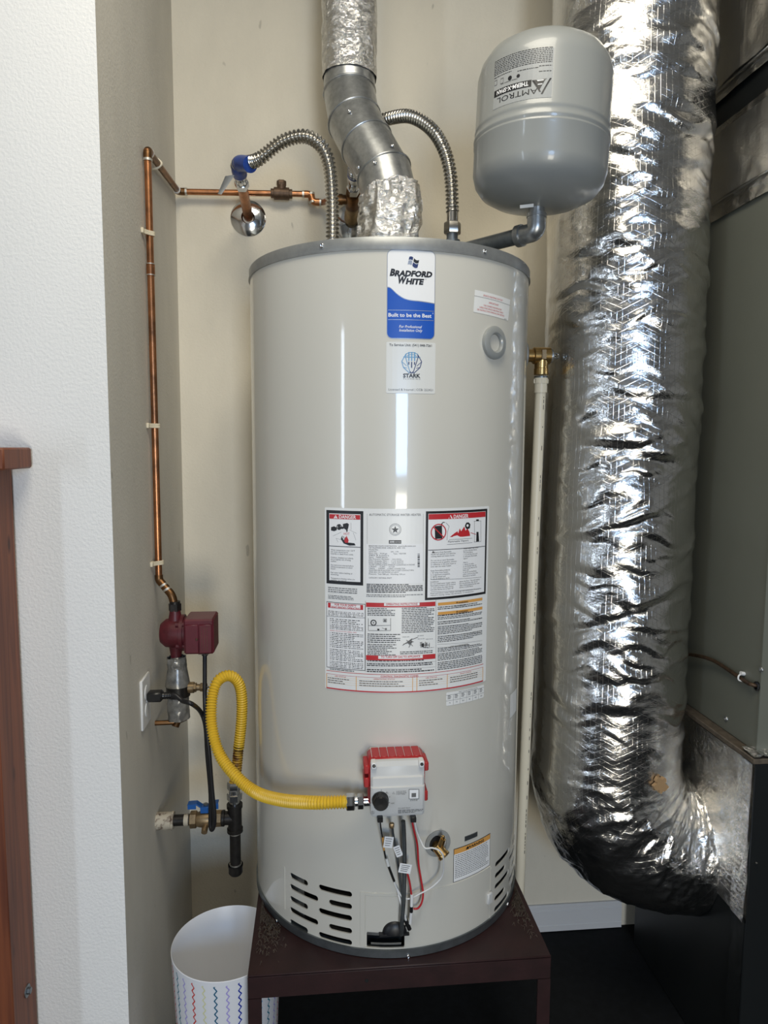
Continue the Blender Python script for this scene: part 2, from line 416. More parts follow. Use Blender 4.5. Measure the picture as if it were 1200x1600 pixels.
def hashn(ix, iy, seed):
    h = (ix * 374761393 + iy * 668265263 + seed * 974711) & 0xFFFFFFFF
    h = ((h ^ (h >> 13)) * 1274126177) & 0xFFFFFFFF
    return ((h ^ (h >> 16)) & 0xFFFF) / 65535.0
def vnoise(x, y, seed=0):
    ix = np.floor(x).astype(np.int64); iy = np.floor(y).astype(np.int64)
    fx = x - ix; fy = y - iy; fx = fx * fx * (3 - 2 * fx); fy = fy * fy * (3 - 2 * fy)
    a = hashn(ix, iy, seed); b = hashn(ix + 1, iy, seed); c = hashn(ix, iy + 1, seed); d = hashn(ix + 1, iy + 1, seed)
    return (a * (1 - fx) + b * fx) * (1 - fy) + (c * (1 - fx) + d * fx) * fy
def ridged(x, y, seed=0, octv=4):
    o = 0; a = 1; t = 0
    for i in range(octv):
        o = o + a * (1 - np.abs(2 * vnoise(x, y, seed + i) - 1)); t += a; a *= .5
        x, y = x * 1.93 + y * .6, y * 1.93 - x * .6
    return o / t

# ------------------------------------------------------------------ surfaces that carry print
class Cyl:
    def __init__(s, o, R, ez=(0, 0, 1)):
        s.o = np.array(o, float); s.R = R; s.ez = np.array(ez, float); s.ez /= np.linalg.norm(s.ez)
        s.ex = np.cross(V3(0, 1, 0), s.ez); s.ex /= np.linalg.norm(s.ex)
        s.ey = np.cross(s.ez, s.ex)
    def hit(s, px, py):
        d = ray(px, py); c = CAM - s.o
        D = V3(d @ s.ex, d @ s.ey, d @ s.ez); C = V3(c @ s.ex, c @ s.ey, c @ s.ez)
        A = D[0] ** 2 + D[1] ** 2; B = C[0] * D[0] + C[1] * D[1]; Q = C[0] ** 2 + C[1] ** 2 - s.R ** 2
        t = (-B - math.sqrt(max(0, B * B - A * Q))) / A
        p = C + t * D; return s.R * math.atan2(p[0], -p[1]), p[2]
    def pt(s, u, v, off=0.0):
        t = u / s.R; r = s.R + off
        return s.o + s.ex * (r * sin(t)) - s.ey * (r * cos(t)) + s.ez * v
    def nrm(s, u, v): t = u / s.R; return s.ex * sin(t) - s.ey * cos(t)
    curved = True
class Flat:
    def __init__(s, o, ex, ez): s.o = np.array(o, float); s.ex = np.array(ex, float); s.ez = np.array(ez, float); s.n = np.cross(s.ex, s.ez)
    def hit(s, px, py):
        d = ray(px, py); t = ((s.o - CAM) @ s.n) / (d @ s.n); p = CAM + d * t - s.o; return p @ s.ex, p @ s.ez
    def pt(s, u, v, off=0.0): return s.o + s.ex * u + s.ez * v + s.n * off
    def nrm(s, u, v): return s.n
    curved = False
_txt = {}
def text_mesh(t, bold=0.0):
    k = (t, bold)
    if k not in _txt:
        cu = bpy.data.curves.new('print', 'FONT'); cu.body = t; cu.size = 1.0; cu.resolution_u = 2; cu.offset = bold
        ob = bpy.data.objects.new('print', cu)
        me = bpy.data.meshes.new_from_object(ob)
        vs = np.array([v.co[:] for v in me.vertices]) if len(me.vertices) else np.zeros((0, 3))
        _txt[k] = (vs, [tuple(p.vertices) for p in me.polygons])
        bpy.data.objects.remove(ob); bpy.data.curves.remove(cu); bpy.data.meshes.remove(me)
    return _txt[k]
RND = random.Random(5)
class Print:
    """ink and paper laid on a surface; positions are read on the surface"""
    LAY = 0.00022
    def __init__(s, surf, flip=False, base=0.0005): s.S = surf; s.mb = MB(); s.flip = flip; s.base = base
    def off(s, layer): return s.base + layer * s.LAY
    def quad(s, c, m, layer=0):
        """c: four (u,v) corners tl,tr,br,bl, filled by a grid along u"""
        c = [np.array(q, float) for q in c]
        w = max(abs(c[1][0] - c[0][0]), 1e-5); n = max(1, int(w / 0.009)) if s.S.curved else 1
        g = np.zeros((2, n + 1, 3))
        for j in range(n + 1):
            t = j / n; a = c[3] * (1 - t) + c[2] * t; b = c[0] * (1 - t) + c[1] * t
            g[0, j] = s.S.pt(a[0], a[1], s.off(layer)); g[1, j] = s.S.pt(b[0], b[1], s.off(layer))
        s.mb.grid(g, m)
    def box(s, u0, v0, u1, v1, m, layer=0): s.quad([(u0, v1), (u1, v1), (u1, v0), (u0, v0)], m, layer)
    def prect(s, x0, y0, x1, y1, m, layer=0):
        a = s.S.hit(x0, y0); b = s.S.hit(x1, y1); s.box(a[0], b[1], b[0], a[1], m, layer)
    def pquad(s, pts, m, layer=0): s.quad([s.S.hit(*p) for p in pts], m, layer)
    def rrect(s, u0, v0, u1, v1, r, m, layer=0, k=6):
        """rounded rectangle as vertical strips"""
        xs = [u0 + r * (1 - cos(pi / 2 * i / k)) for i in range(k + 1)]
        n = max(1, int((u1 - u0 - 2 * r) / 0.009))
        xs += [u0 + r + (u1 - u0 - 2 * r) * i / n for i in range(1, n)] + [u1 - (x - u0) for x in xs[:k + 1][::-1]]
        g = np.zeros((2, len(xs), 3))
        for j, x in enumerate(xs):
            e = min(x - u0, u1 - x); d = r - math.sqrt(max(0, r * r - (r - e) ** 2)) if e < r else 0
            g[0, j] = s.S.pt(x, v0 + d, s.off(layer)); g[1, j] = s.S.pt(x, v1 - d, s.off(layer))
        s.mb.grid(g, m)
    def strip(s, xs, lo, hi, m, layer=0):
        g = np.zeros((2, len(xs), 3))
        for j, x in enumerate(xs): g[0, j] = s.S.pt(x, lo[j], s.off(layer)); g[1, j] = s.S.pt(x, hi[j], s.off(layer))
        s.mb.grid(g, m)
    def poly(s, pts, m, layer=0):
        s.mb.add([s.S.pt(u, v, s.off(layer)) for u, v in pts], [tuple(range(len(pts)))], m)
    def ppoly(s, pts, m, layer=0): s.poly([s.S.hit(*p) for p in pts], m, layer)
    def line(s, a, b, w, m, layer=0):
        a = np.array(a, float); b = np.array(b, float); d = b - a; L = np.linalg.norm(d) + 1e-9; q = np.array([-d[1], d[0]]) / L * w / 2
        n = max(1, int(abs(d[0]) / 0.009)) if s.S.curved else 1
        g = np.zeros((2, n + 1, 3))
        for j in range(n + 1):
            p = a + d * j / n
            g[0, j] = s.S.pt(*(p - q), s.off(layer)); g[1, j] = s.S.pt(*(p + q), s.off(layer))
        s.mb.grid(g, m)
    def pline(s, x0, y0, x1, y1, w, m, layer=0): s.line(s.S.hit(x0, y0), s.S.hit(x1, y1), w, m, layer)
    def frame(s, x0, y0, x1, y1, w, m, layer=0):
        s.pline(x0, y0, x1, y0, w, m, layer); s.pline(x0, y1, x1, y1, w, m, layer); s.pline(x0, y0, x0, y1, w, m, layer); s.pline(x1, y0, x1, y1, w, m, layer)
    def ring(s, c, r0, r1, m, layer=0, n=24, t0=0, t1=2 * pi, asp=1.0):
        vs = []; fs = []
        for i in range(n + 1):
            t = t0 + (t1 - t0) * i / n
            for r in (r0, r1): vs.append(s.S.pt(c[0] + r * cos(t), c[1] + r * sin(t) * asp, s.off(layer)))
        for i in range(n): fs.append((2 * i, 2 * i + 1, 2 * i + 3, 2 * i + 2))
        s.mb.add(vs, fs, m)
    def text(s, t, u, v, h, m='ink', layer=2, al='c', bold=0.0, shear=0.0, width=None, rot=0.0):
        """cap height h, baseline at v; width squeezes or stretches the line"""
        vs, fs = text_mesh(t, bold)
        if not len(vs): return
        k = h / 0.69; x = vs[:, 0] * k; y = vs[:, 1] * k
        if width: x = (x - x.min()) * width / max(1e-6, x.max() - x.min())
        x = x + shear * y
        x = x - {'c': (x.max() + x.min()) / 2, 'l': x.min(), 'r': x.max()}[al]
        if s.flip: x, y = -x, -y
        if rot: x, y = x * cos(rot) - y * sin(rot), x * sin(rot) + y * cos(rot)
        s.mb.add([s.S.pt(u + a, v + b, s.off(layer)) for a, b in zip(x, y)], fs, m)
    def ptext(s, t, px, py, hpx, m='ink', layer=2, wpx=None, **kw):
        """baseline at photo height py, cap height and width given as they are seen"""
        a = s.S.hit(px, py); b = s.S.hit(px, py - hpx); h = b[1] - a[1]
        w = None
        if wpx: w = abs(s.S.hit(px + wpx / 2, py)[0] - s.S.hit(px - wpx / 2, py)[0]) if kw.get('al', 'c') == 'c' else abs(s.S.hit(px + wpx, py)[0] - a[0])
        s.text(t, a[0], a[1], abs(h), m, layer, width=w, **kw)
    def words(s, x0, y0, x1, y1, rows, m='inkg', layer=2, fill=0.42, ragged=True, slope=None):
        """unreadably small print: rows of word-length dashes"""
        a = s.S.hit(x0, y0); b = s.S.hit(x1, y1 if slope is None else y1 + slope)
        dv = (a[1] - s.S.hit(x0, y1)[1]) / rows
        for i in range(rows):
            v = a[1] - (i + .5) * dv; u = a[0]; end = b[0] - (RND.random() * .35 * (b[0] - a[0]) if ragged and RND.random() < .4 else 0)
            h = dv * fill / 2
            while u < end:
                w = RND.uniform(.0022, .0085); w = min(w, end - u)
                if w > .0008: s.box(u, v - h, u + w, v + h, m, layer)
                u += w + .0012
    def build(s, name, parent, label): return s.mb.build(name, parent, 0, None, label)

# ------------------------------------------------------------------ the setting
def prism(mb, poly, z0, z1, m):
    n = len(poly); vs = [(x, y, z0) for x, y in poly] + [(x, y, z1) for x, y in poly]
    fs = [tuple(range(n))[::-1], tuple(range(n, 2 * n))] + [(i, (i + 1) % n, n + (i + 1) % n, n + i) for i in range(n)]
    mb.add(vs, fs, m)
WX, WY, WF, CEIL = -0.398, 2.08, 1.377, 3.2
b = MB(); prism(b, [(WX, WY), (3.0, WY), (3.0, WY + .1), (WX - .1, WY + .1)], 0, CEIL, 'wall'); struct('wall_back', b)
b = MB(); prism(b, [(WX, WF), (WX, WY), (WX - .1, WY + .1), (WX - .1, WF + .1)], 0, CEIL, 'wall_side'); struct('wall_left', b)
b = MB(); prism(b, [(-3.0, WF), (WX, WF), (WX - .1, WF + .1), (-3.0, WF + .1)], 0, CEIL, 'wall_white'); struct('wall_front', b)
b = MB(); b.box((-3.1, -2.7, 0), (-3.0, WF + .1, CEIL), 'garage'); struct('wall_outer', b)
b = MB(); b.box((3.0, -2.7, 0), (3.1, WY + .1, CEIL), 'garage'); struct('wall_right', b)
b = MB()
b.box((-3.1, -2.8, 0), (-0.04, -2.7, CEIL), 'garage'); b.box((1.0, -2.8, 0), (3.1, -2.7, CEIL), 'garage'); b.box((-0.04, -2.8, 2.2), (1.0, -2.7, CEIL), 'garage')
struct('wall_rear', b)
b = MB(); b.box((-3.1, -2.8, -.1), (3.1, WY + .1, 0), 'floor'); struct('floor', b)
b = MB(); b.box((-3.1, -2.8, CEIL), (3.1, WY + .1, CEIL + .1), 'garage'); struct('ceiling', b)
b = MB()
for x0, x1 in ((WX, 1.0),):
    y = WY
    prof = [(y, .003), (y - .014, .003), (y - .014, .022), (y - .0125, .024), (y - .0125, .072), (y - .010, .075), (y - .010, .086), (y - .006, .091), (y, .091)]
    vs = [(x, q, z) for x in (x0, x1) for q, z in prof]; n = len(prof)
    b.add(vs, [tuple(range(n)), tuple(range(n, 2 * n))[::-1]] + [(i, i + n, (i + 1) % n + n, (i + 1) % n) for i in range(n)], 'base')
struct('baseboard_back', b)

# ------------------------------------------------------------------ wooden post at the left edge
PX = -0.5745
t = thing('wooden_post', (PX - .08, 1.31, 0), 'red-brown wooden post with a cap board standing against the white wall', 'post')
b = MB(); b.box((PX - .040, 1.262, 0), (PX, 1.362, on_y(20, 735, 1.245)[2] - .0005), 'wood', bev=.002); b.build('side_board', t)
b = MB(); b.box((PX - .19, 1.267, 0), (PX - .0415, 1.357, on_y(20, 735, 1.245)[2] - .0005), 'wood', bev=.002); b.build('front_board', t)
b = MB(); b.box((PX - .22, 1.245, on_y(20, 735, 1.245)[2]), (on_y(42, 717, 1.34)[0], 1.362, on_y(20, 700, 1.245)[2]), 'wood', bev=.003); b.build('cap_board', t)
b = MB(); P = on_x(42, 1548, PX)
b.lathe([(0, .0), (.012, 0), (.012, .002), (.0065, .0022)], P, (1, 0, 0), 'galvd', 20); b.hexnut(P + V3(.002, 0, 0), P + V3(.008, 0, 0), .0065, 'galvd'); b.build('bolt', t)

# ------------------------------------------------------------------ heater stand
SX0, SX1, SY0, SY1, SZ = -0.148, 0.494, 1.338, 2.0, 0.5098
t = thing('heater_stand', ((SX0 + SX1) / 2, (SY0 + SY1) / 2, 0), 'low dark maroon metal stand under the grey water heater', 'stand')
b = MB(); b.box((SX0, SY0, SZ - .004), (SX1, SY1, SZ), 'stand', bev=.0015); b.build('top_plate', t)
b = MB(); b.box((SX0, SY0, SZ - .052), (SX1, SY0 + .004, SZ - .0045), 'stand', bev=.001); b.build('front_apron', t)
b = MB(); b.box((SX0, SY1 - .004, SZ - .052), (SX1, SY1, SZ - .0045), 'stand'); b.build('back_apron', t)
for x, sx in ((SX0, 1), (SX1, -1)):
    for y, sy in ((SY0, 1), (SY1, -1)):
        b = MB(); w = .028
        prism(b, [(x, y), (x + sx * w, y), (x + sx * w, y + sy * .004), (x + sx * .004, y + sy * .004), (x + sx * .004, y + sy * w), (x, y + sy * w)], 0, SZ - .0525, 'stand'); b.build('leg', t)
    b = MB(); b.box((x if sx > 0 else x - .004, SY0 + .045, SZ - .016), (x + .004 if sx > 0 else x, SY1 - .04, SZ - .0045), 'stand'); b.build('side_rail', t)
b = MB(); P = on_y(573, 1527, SY0); P[2] = SZ - .028; b.lathe([(.004, 0), (.004, .0006), (0, .0006)], P, (0, -1, 0), 'hole', 12); b.build('bolt_hole', t)

# ------------------------------------------------------------------ water heater
TX, TY, TR, ZB, ZT = 0.1716, 1.6894, 0.3275, SZ, 1.9963
HC = Cyl((TX, TY, 0), TR)
def hp(px, py, off=0.0): c = Cyl((TX, TY, 0), TR + off); u, v = c.hit(px, py); return c.pt(u, v)
heater = thing('water_heater', (TX, TY, ZB), 'tall grey cylindrical gas water heater standing on the maroon stand', 'water heater')
NSEG = 192
def ring_wall(prof, m, name, parent, kind=None):
    b = MB(); b.lathe(prof, (TX, TY, 0), (0, 0, 1), m, NSEG); return b.build(name, parent, 35)
ring_wall([(TR - .012, .80), (TR, .80), (TR, ZT - .012), (TR - .002, ZT - .010), (TR - .012, ZT - .010)], 'tank', 'jacket', heater)
rim = ring_wall([(TR, ZT - .0245), (TR + .0032, ZT - .0248), (TR + .0032, ZT - .0205), (TR + .002, ZT - .020), (TR + .002, ZT - .003), (TR, ZT), (TR - .012, ZT), (TR - .014, ZT - .006)], 'rim', 'top_rim', heater)
b = MB(); b.lathe([(0, ZT - .008), (TR - .012, ZT - .008), (TR - .012, ZT - .02), (0, ZT - .02)], (TX, TY, 0), (0, 0, 1), 'galvd', 96); b.build('lid', heater)
base = ring_wall([(TR - .012, ZB + .0015), (TR + .003, ZB + .0015), (TR + .003, ZB + .019), (TR, ZB + .0195), (TR - .012, ZB + .0195)], 'galvd', 'base_band', heater)
scr = screw_mesh(.0048, M['chrome'])
for px, py in ((503, 384), (757, 393)):
    q = hp(px, py, .002); u, v = Cyl((TX, TY, 0), TR + .002).hit(px, py); put(scr, 'screw', q, HC.nrm(u, v), rim)
for px, py in ((432, 1439), (638, 1494), (793, 1413)):
    c = Cyl((TX, TY, 0), TR + .003); u, v = c.hit(px, py); put(scr, 'screw', c.pt(u, min(v, ZB + .011)), HC.nrm(u, v), base)
# skirt with real slots
U = lambda px, py: HC.hit(px, py)
u_l = U(445, 1385)[0]; u_r = U(766, 1385)[0]; UC = (U(563, 1420)[0] + U(766, 1400)[0]) / 2
slots = []
for x0, x1, yc in ((453, 481, 1374.5), (453, 497, 1396), (453, 481, 1411), (453, 497, 1432.6), (453, 481, 1447.7), (498, 550, 1393), (514, 550, 1413.8), (498, 550, 1430), (514, 550, 1451.8), (498, 550, 1467.8)):
    a = U(x0, yc)[0]; c = U(x1, yc)[0]; z = U((x0 + x1) / 2, yc)[1]
    slots.append((a, c, z)); slots.append((2 * UC - c, 2 * UC - a, z))
sk = MB(); sk.lathe([(TR - .003, .516), (TR, .516), (TR, .80), (TR - .003, .80), (TR - .003, .516)], (TX, TY, 0), (0, 0, 1), 'tank', NSEG)
cut = MB()
def cutter(u0, u1, v0, v1, r):
    n = max(2, int((u1 - u0) / .008)); k = 8; outl = []
    hh = (v1 - v0) / 2; vc = (v0 + v1) / 2; r = min(r, hh)
    for cx, cy, a0 in ((u1 - r, vc - hh + r, -pi / 2), (u1 - r, vc + hh - r, 0), (u0 + r, vc + hh - r, pi / 2), (u0 + r, vc - hh + r, pi)):
        for i in range(k + 1): outl.append((cx + r * cos(a0 + pi / 2 * i / k), cy + r * sin(a0 + pi / 2 * i / k)))
    m = len(outl)
    vs = [Cyl.pt(HC, u, v, -.02) for u, v in outl] + [Cyl.pt(HC, u, v, .02) for u, v in outl]
    cut.add(vs, [tuple(range(m))[::-1], tuple(range(m, 2 * m))] + [(i, (i + 1) % m, m + (i + 1) % m, m + i) for i in range(m)], 'hole')
SH = .0064
for a, c, z in slots: cutter(a, c, z - SH, z + SH, SH)
wa = U(573, 1456); wb = U(632, 1480); WIN = (wa[0], wb[0], wb[1], wa[1])
cutter(WIN[0], WIN[1], WIN[2], WIN[3], .003)
da = U(669, 1304); db = U(694, 1332)
so = sk.build('skirt', None, 0); co = cut.build('cut', None, 0)
md = so.modifiers.new('b', 'BOOLEAN'); md.operation = 'DIFFERENCE'; md.solver = 'EXACT'; md.object = co
dg = bpy.context.evaluated_depsgraph_get(); me = bpy.data.meshes.new_from_object(so.evaluated_get(dg))
bpy.data.objects.remove(so); bpy.data.objects.remove(co)
me.materials.clear(); me.materials.append(M['tank']); me.polygons.foreach_set('material_index', [0] * len(me.polygons))
me.shade_smooth()
nl = [None] * len(me.loops)
for p in me.polygons:
    c = V3(*p.center); rd = V3(c[0] - TX, c[1] - TY, 0); rd /= np.linalg.norm(rd); nn = V3(*p.normal); outer = (nn @ rd) > .97
    for li in p.loop_indices:
        if outer:
            co_ = me.vertices[me.loops[li].vertex_index].co; q = Vector((co_.x - TX, co_.y - TY, 0)).normalized(); nl[li] = q
        else: nl[li] = p.normal.copy()
me.normals_split_custom_set(nl)
skirt = link('skirt', me, heater)
b = MB(); b.lathe([(TR - .03, .516), (TR - .03, .80)], (TX, TY, 0), (0, 0, 1), 'hole', 96); b.lathe([(TR - .03, .516), (TR - .004, .516)], (TX, TY, 0), (0, 0, 1), 'hole', 96); b.build('burner_chamber', heater)
b = MB(); a0 = U(452, 1400)[0]; a1 = U(474, 1400)[0]; z0 = slots[4][2] - .006; z1 = slots[0][2] + .012
g = np.array([[HC.pt(a0 - .01 + (a1 - a0) * j / 8, z, -.014) for j in range(9)] for z in (slots[6][2] - .01, z1)]); b.grid(g, 'galv'); b.build('inner_baffle', heater)
# raised access panels and seams, laid on the skirt
def patch(name, u0, u1, v0, v1, th, m, holes=None, rr=.001):
    b = MB(); n = max(2, int((u1 - u0) / .008))
    us = np.linspace(u0, u1, n + 1)
    prof = [(v0, 0), (v0 + .0006, th), (v1 - .0006, th), (v1, 0)]
    g = np.array([[HC.pt(u, v, o) for u in us] for v, o in prof]); b.grid(g, m)
    for u, sg in ((u0, 1), (u1, -1)): b.add([HC.pt(u, v0, 0), HC.pt(u, v0, th), HC.pt(u, v1, th), HC.pt(u, v1, 0)], [(0, 1, 2, 3)], m)
    return b
pa = U(563, 1393); pb = U(700, 1384); PU0, PU1, PV1 = pa[0], U(764, 1400)[0], pa[1]; PV0 = .533
door = MB()
for (u0, u1, v0, v1) in ((U(634, 1430)[0], PU1, PV0, PV1),):
    q = patch('', u0, u1, v0, v1, .0016, 'tank'); door.add(q.v, q.f, 'tank')
for (u0, u1, v0, v1) in ((PU0, WIN[0] - .004, PV0, PV1), (WIN[0] - .004, U(634, 1430)[0], PV1 - .006, PV1), (WIN[0] - .004, U(634, 1430)[0], PV0, WIN[2] - .001)):
    q = patch('', u0, u1, v0, v1, .0016, 'tank'); door.add(q.v, q.f, 'tank')
door.build('outer_door', heater, 30)
q = patch('', WIN[0] - .003, WIN[1], WIN[3] + .002, PV1 - .0075, .0010, 'tank'); q.build('inner_door', heater, 30)
q = patch('', u_l - .0008, u_l + .0008, U(445, 1420)[1], U(445, 1354)[1], .0012, 'tank'); q.build('seam', heater, 30)
q = patch('', u_r - .0008, u_r + .0008, U(766, 1440)[1], U(766, 1356)[1], .0012, 'tank'); q.build('seam', heater, 30)
b = MB(); c0 = HC.hit(763, 1402); e = HC.nrm(*c0); tx = np.array([-e[1], e[0], 0]); b.box((-.008, 0, -.013), (.008, .007, .013), 'lightgrey', (HC.pt(*c0), tx, e, V3(0, 0, 1)), .002); b.build('door_clip', heater)
# burner parts in the lower opening
b = MB()
g = np.array([[HC.pt(u, v, -.010 - k * .006) for u in np.linspace(WIN[0] - .004, WIN[1] + .004, 9)] for k, v in ((0, WIN[3] - .006), (0, WIN[3] - .014), (1.5, WIN[3] - .016))]); b.grid(g, 'galv')
g = np.array([[HC.pt(u, v, -.008) for u in np.linspace(WIN[0] + .008, WIN[1] - .006, 6)] for v in (WIN[2] + .0005, WIN[2] + .0055)]); b.grid(g, 'galv'); b.build('burner_shield', heater)
b = MB(); c0 = HC.hit(617, 1457); o = HC.pt(*c0, -.004)
b.lathe([(.027, 0), (.027, .004), (.022, .010), (.012, .014), (0, .015)], o, (0, -1, 0), 'rubber', 24, 0, pi, (1, 0, 0)); b.box((-.034, -.002, -.004), (.030, .012, .0015), 'rubber', (o, V3(1, 0, 0), V3(0, -1, 0), V3(0, 0, 1)), .001)
b.build('burner_grommet', heater)
b = MB(); u0, v0 = HC.hit(736, 1307); b2 = patch('', u0 - .018, u0 + .018, v0 - .0055, v0 + .0055, .0012, 'galvd'); b2.build('vent_plate', heater)

# --- port bezels
def bezel(name, px, py, ro, ri, parent):
    u, v = HC.hit(px, py); n = HC.nrm(u, v); o = HC.pt(u, v, -.004); b = MB()
    b.lathe([(ro, 0), (ro, .010), (ro - .004, .013), (ri + .003, .013), (ri, .010), (ri, .004)], o, n, 'tank2', 40); b.lathe([(ri, .005), (0, .005)], o, n, 'tank', 32)
    return b.build(name, parent)
bezel('port_cover', 771, 536, .0335, .0175, heater)
# --- drain valve
dv = MB(); c0 = HC.hit(681, 1320); n = HC.nrm(*c0); o = HC.pt(*c0)
dv.lathe([(.0190, .0012), (.0190, .002), (0, .002)], o + V3(-.003, 0, .002), n, 'hole', 32); dvo = dv.build('drain_valve', heater, label='brass drain valve in a dark round opening')
b = MB(); b.lathe([(.029, 0), (.029, .0014), (.0275, .0016), (.0195, .0016)], o + V3(.004, 0, .003), n, 'tank2', 40); b.build('gasket', dvo)
tx = np.array([-n[1], n[0], 0.0])
b = MB(); c = o + n * .020; sd = n * .70 + tx * .42 - V3(0, 0, .58); sd /= np.linalg.norm(sd)
b.tube([o, c], .0095, 'brass', 20); b.tube([c - sd * .010, c - sd * .008, c + sd * .010], [.0085, .0115, .0115], 'brass', 24); b.lathe([(.0115, 0), (.0132, .001), (.0132, .006), (.0120, .007), (.0085, .007), (.0080, .002), (0, .002)], c + sd * .010, sd, 'brass', 24); b.lathe([(.0078, .0025), (0, .0025)], c + sd * .010, sd, 'hole', 18); b.build('spout', dvo)
b = MB(); e = c + V3(0, 0, .006); f = e + tx * .006 + n * .004 + V3(0, 0, .020); b.tube([e, f], [.0070, .0058], 'brass', 14); b.box((-.0028, -.0028, -.001), (.0028, .0028, .007), 'brass', (f, tx, n, V3(0, 0, 1)), .0008); b.build('stem', dvo)

# --- gas control on the front of the heater
CP = on_y(622, 1228, 1.292)
gx, gz = CP[0], CP[2]; gy = 1.292
root = MB()
def extrude(mb, prof, x0, x1, m, bev=.003):
    """prof: (depth towards the viewer, height) closed outline, extruded along x with chamfered ends"""
    n = len(prof); pc = np.array(prof).mean(0); vs = []
    for x, k in ((x0, bev), (x0 + bev, 0), (x1 - bev, 0), (x1, bev)):
        for d, z in prof:
            q = np.array((d, z)) - pc; L = np.abs(q).max(); q = q * (1 - k / max(L, .01)); q += pc
            vs.append((gx + x, TY - TR + .004 - q[0], gz + q[1]))
    fs = [tuple(range(n)), tuple(range(3 * n, 4 * n))[::-1]]
    for i in range(3):
        for j in range(n): fs.append((i * n + j, (i + 1) * n + j, (i + 1) * n + (j + 1) % n, i * n + (j + 1) % n))
    mb.add(vs, fs, m)
D0 = TY - TR + .004 - gy
extrude(root, [(0, -.056), (D0 - .012, -.066), (D0 - .004, -.064), (D0, -.056), (D0, -.0035), (D0 - .003, -.0015), (D0 - .004, .0145), (D0 - .008, .017), (D0 - .010, .036), (D0 - .016, .044), (D0 - .03, .048), (0, .048)], -.0535, .0535, 'lightgrey', .004)
gc = root.build('gas_control', heater, 30, label='pale grey gas control box with black dial and red frame')
b = MB(); b.box((gx - .057, TY - TR - D0 + .022, gz - .05), (gx + .057, TY - TR + .003, gz + .0475), 'redp', bev=.006)
for i in range(6): b.box((gx - .049 + i * .0165, TY - TR - D0 + .030, gz + .044), (gx - .0332 + i * .0165, TY - TR, gz + .0492), 'redp', bev=.0012)
for x0, x1, z0, z1 in ((-.066, -.055, .016, .034), (-.066, -.055, -.012, .008), (.055, .064, .018, .036), (.055, .063, -.045, -.024)): b.box((gx + x0, TY - TR - D0 + .024, gz + z0), (gx + x1, TY - TR - .004, gz + z1), 'redp', bev=.002)
b.build('red_frame', gc, label='red plastic frame')
for sx in (-.0475, .0475):
    b = MB(); b.box((gx + sx - .0055, gy + .004, gz + .033), (gx + sx + .0055, gy + .03, gz + .0465), 'white', bev=.002); b.lathe([(.0032, 0), (.0032, .0012), (0, .0012)], (gx + sx, gy + .0042, gz + .041), (0, -1, 0), 'hole', 12); b.lathe([(.0016, 0), (0, .002)], (gx + sx, gy + .0035, gz + .041), (0, -1, 0), 'chrome', 8); b.build('screw_boss', gc)
KX, KZ = on_y(595, 1254, gy - .012)[[0, 2]]
b = MB(); prof = [(.0165, 0), (.0165, .004), (.0150, .006), (.0142, .018), (.0130, .020), (0, .0195)]
b.lathe(prof, (KX, gy, KZ), (0, -1, 0), 'black', 36)
for i in range(24): t = 2 * pi * i / 24; b.box((-.0009, 0, .0135), (.0009, .017, .0150), 'black', ((KX, gy, KZ), V3(cos(t), 0, -sin(t)), V3(0, -1, 0), V3(sin(t), 0, cos(t))))
b.build('dial', gc, label='black dial')
FS = Flat((gx, gy, gz), (1, 0, 0), (0, 0, 1))
pr = Print(FS)
w0 = FS.hit(639, 1234); w1 = FS.hit(654, 1248)
pr.frame(639, 1233, 654.5, 1248, .0008, 'inkg', 1); pr.prect(640, 1234, 653.5, 1247, 'inkw', 1); pr.prect(643, 1239, 650, 1245, 'inkg', 2)
pr.ptext('STATUS', 646.5, 1251.2, 2.2, 'inkg'); 
for s_, x, y in (('OFF', 586, 1240.5), ('PILOT', 594.8, 1238.5), ('LOW', 604, 1240), ('HOT', 613.5, 1255.8), ('VERY', 582.5, 1269), ('HOT', 582.5, 1271.5)): pr.ptext(s_, x, y, 1.7, 'inkg')
for i in range(8):
    t = radians(-120 + i * 35); pr.line((KX - gx + .0178 * sin(t + 2.2), KZ - gz + .0178 * cos(t + 2.2)), (KX - gx + .0205 * sin(t + 2.2), KZ - gz + .0205 * cos(t + 2.2)), .0007, 'ink', 1)
pr.ring((FS.hit(615, 1239)[0], FS.hit(615, 1239)[1]), .0024, .0030, 'inkg', 1, 3, pi / 2, pi / 2 + 2 * pi)
pr.ptext('CLOSE GAS VALVE', 619, 1237.2, 1.4, 'inkg', al='l', wpx=15); pr.ptext('IF BURNER FLAME', 619, 1239.6, 1.4, 'inkg', al='l', wpx=16); pr.ptext('IS NOT VISIBLE', 619, 1241.6, 1.3, 'inkg', al='l', wpx=14)
pr.ptext('TO LIGHT PILOT', 622, 1263.6, 1.6, 'inkg', al='l', wpx=19); pr.words(622, 1265, 661, 1271, 3)
pr.build('dial_print', gc, 'fine black print')
for px in (594, 646):
    P = on_y(px, 1280, gy - .004); b = MB(); b.box((P[0] - .0055, gy - .007, P[2] - .006), (P[0] + .0055, gy + .012, P[2] + .0045), 'black', bev=.001); b.build('plug', gc)
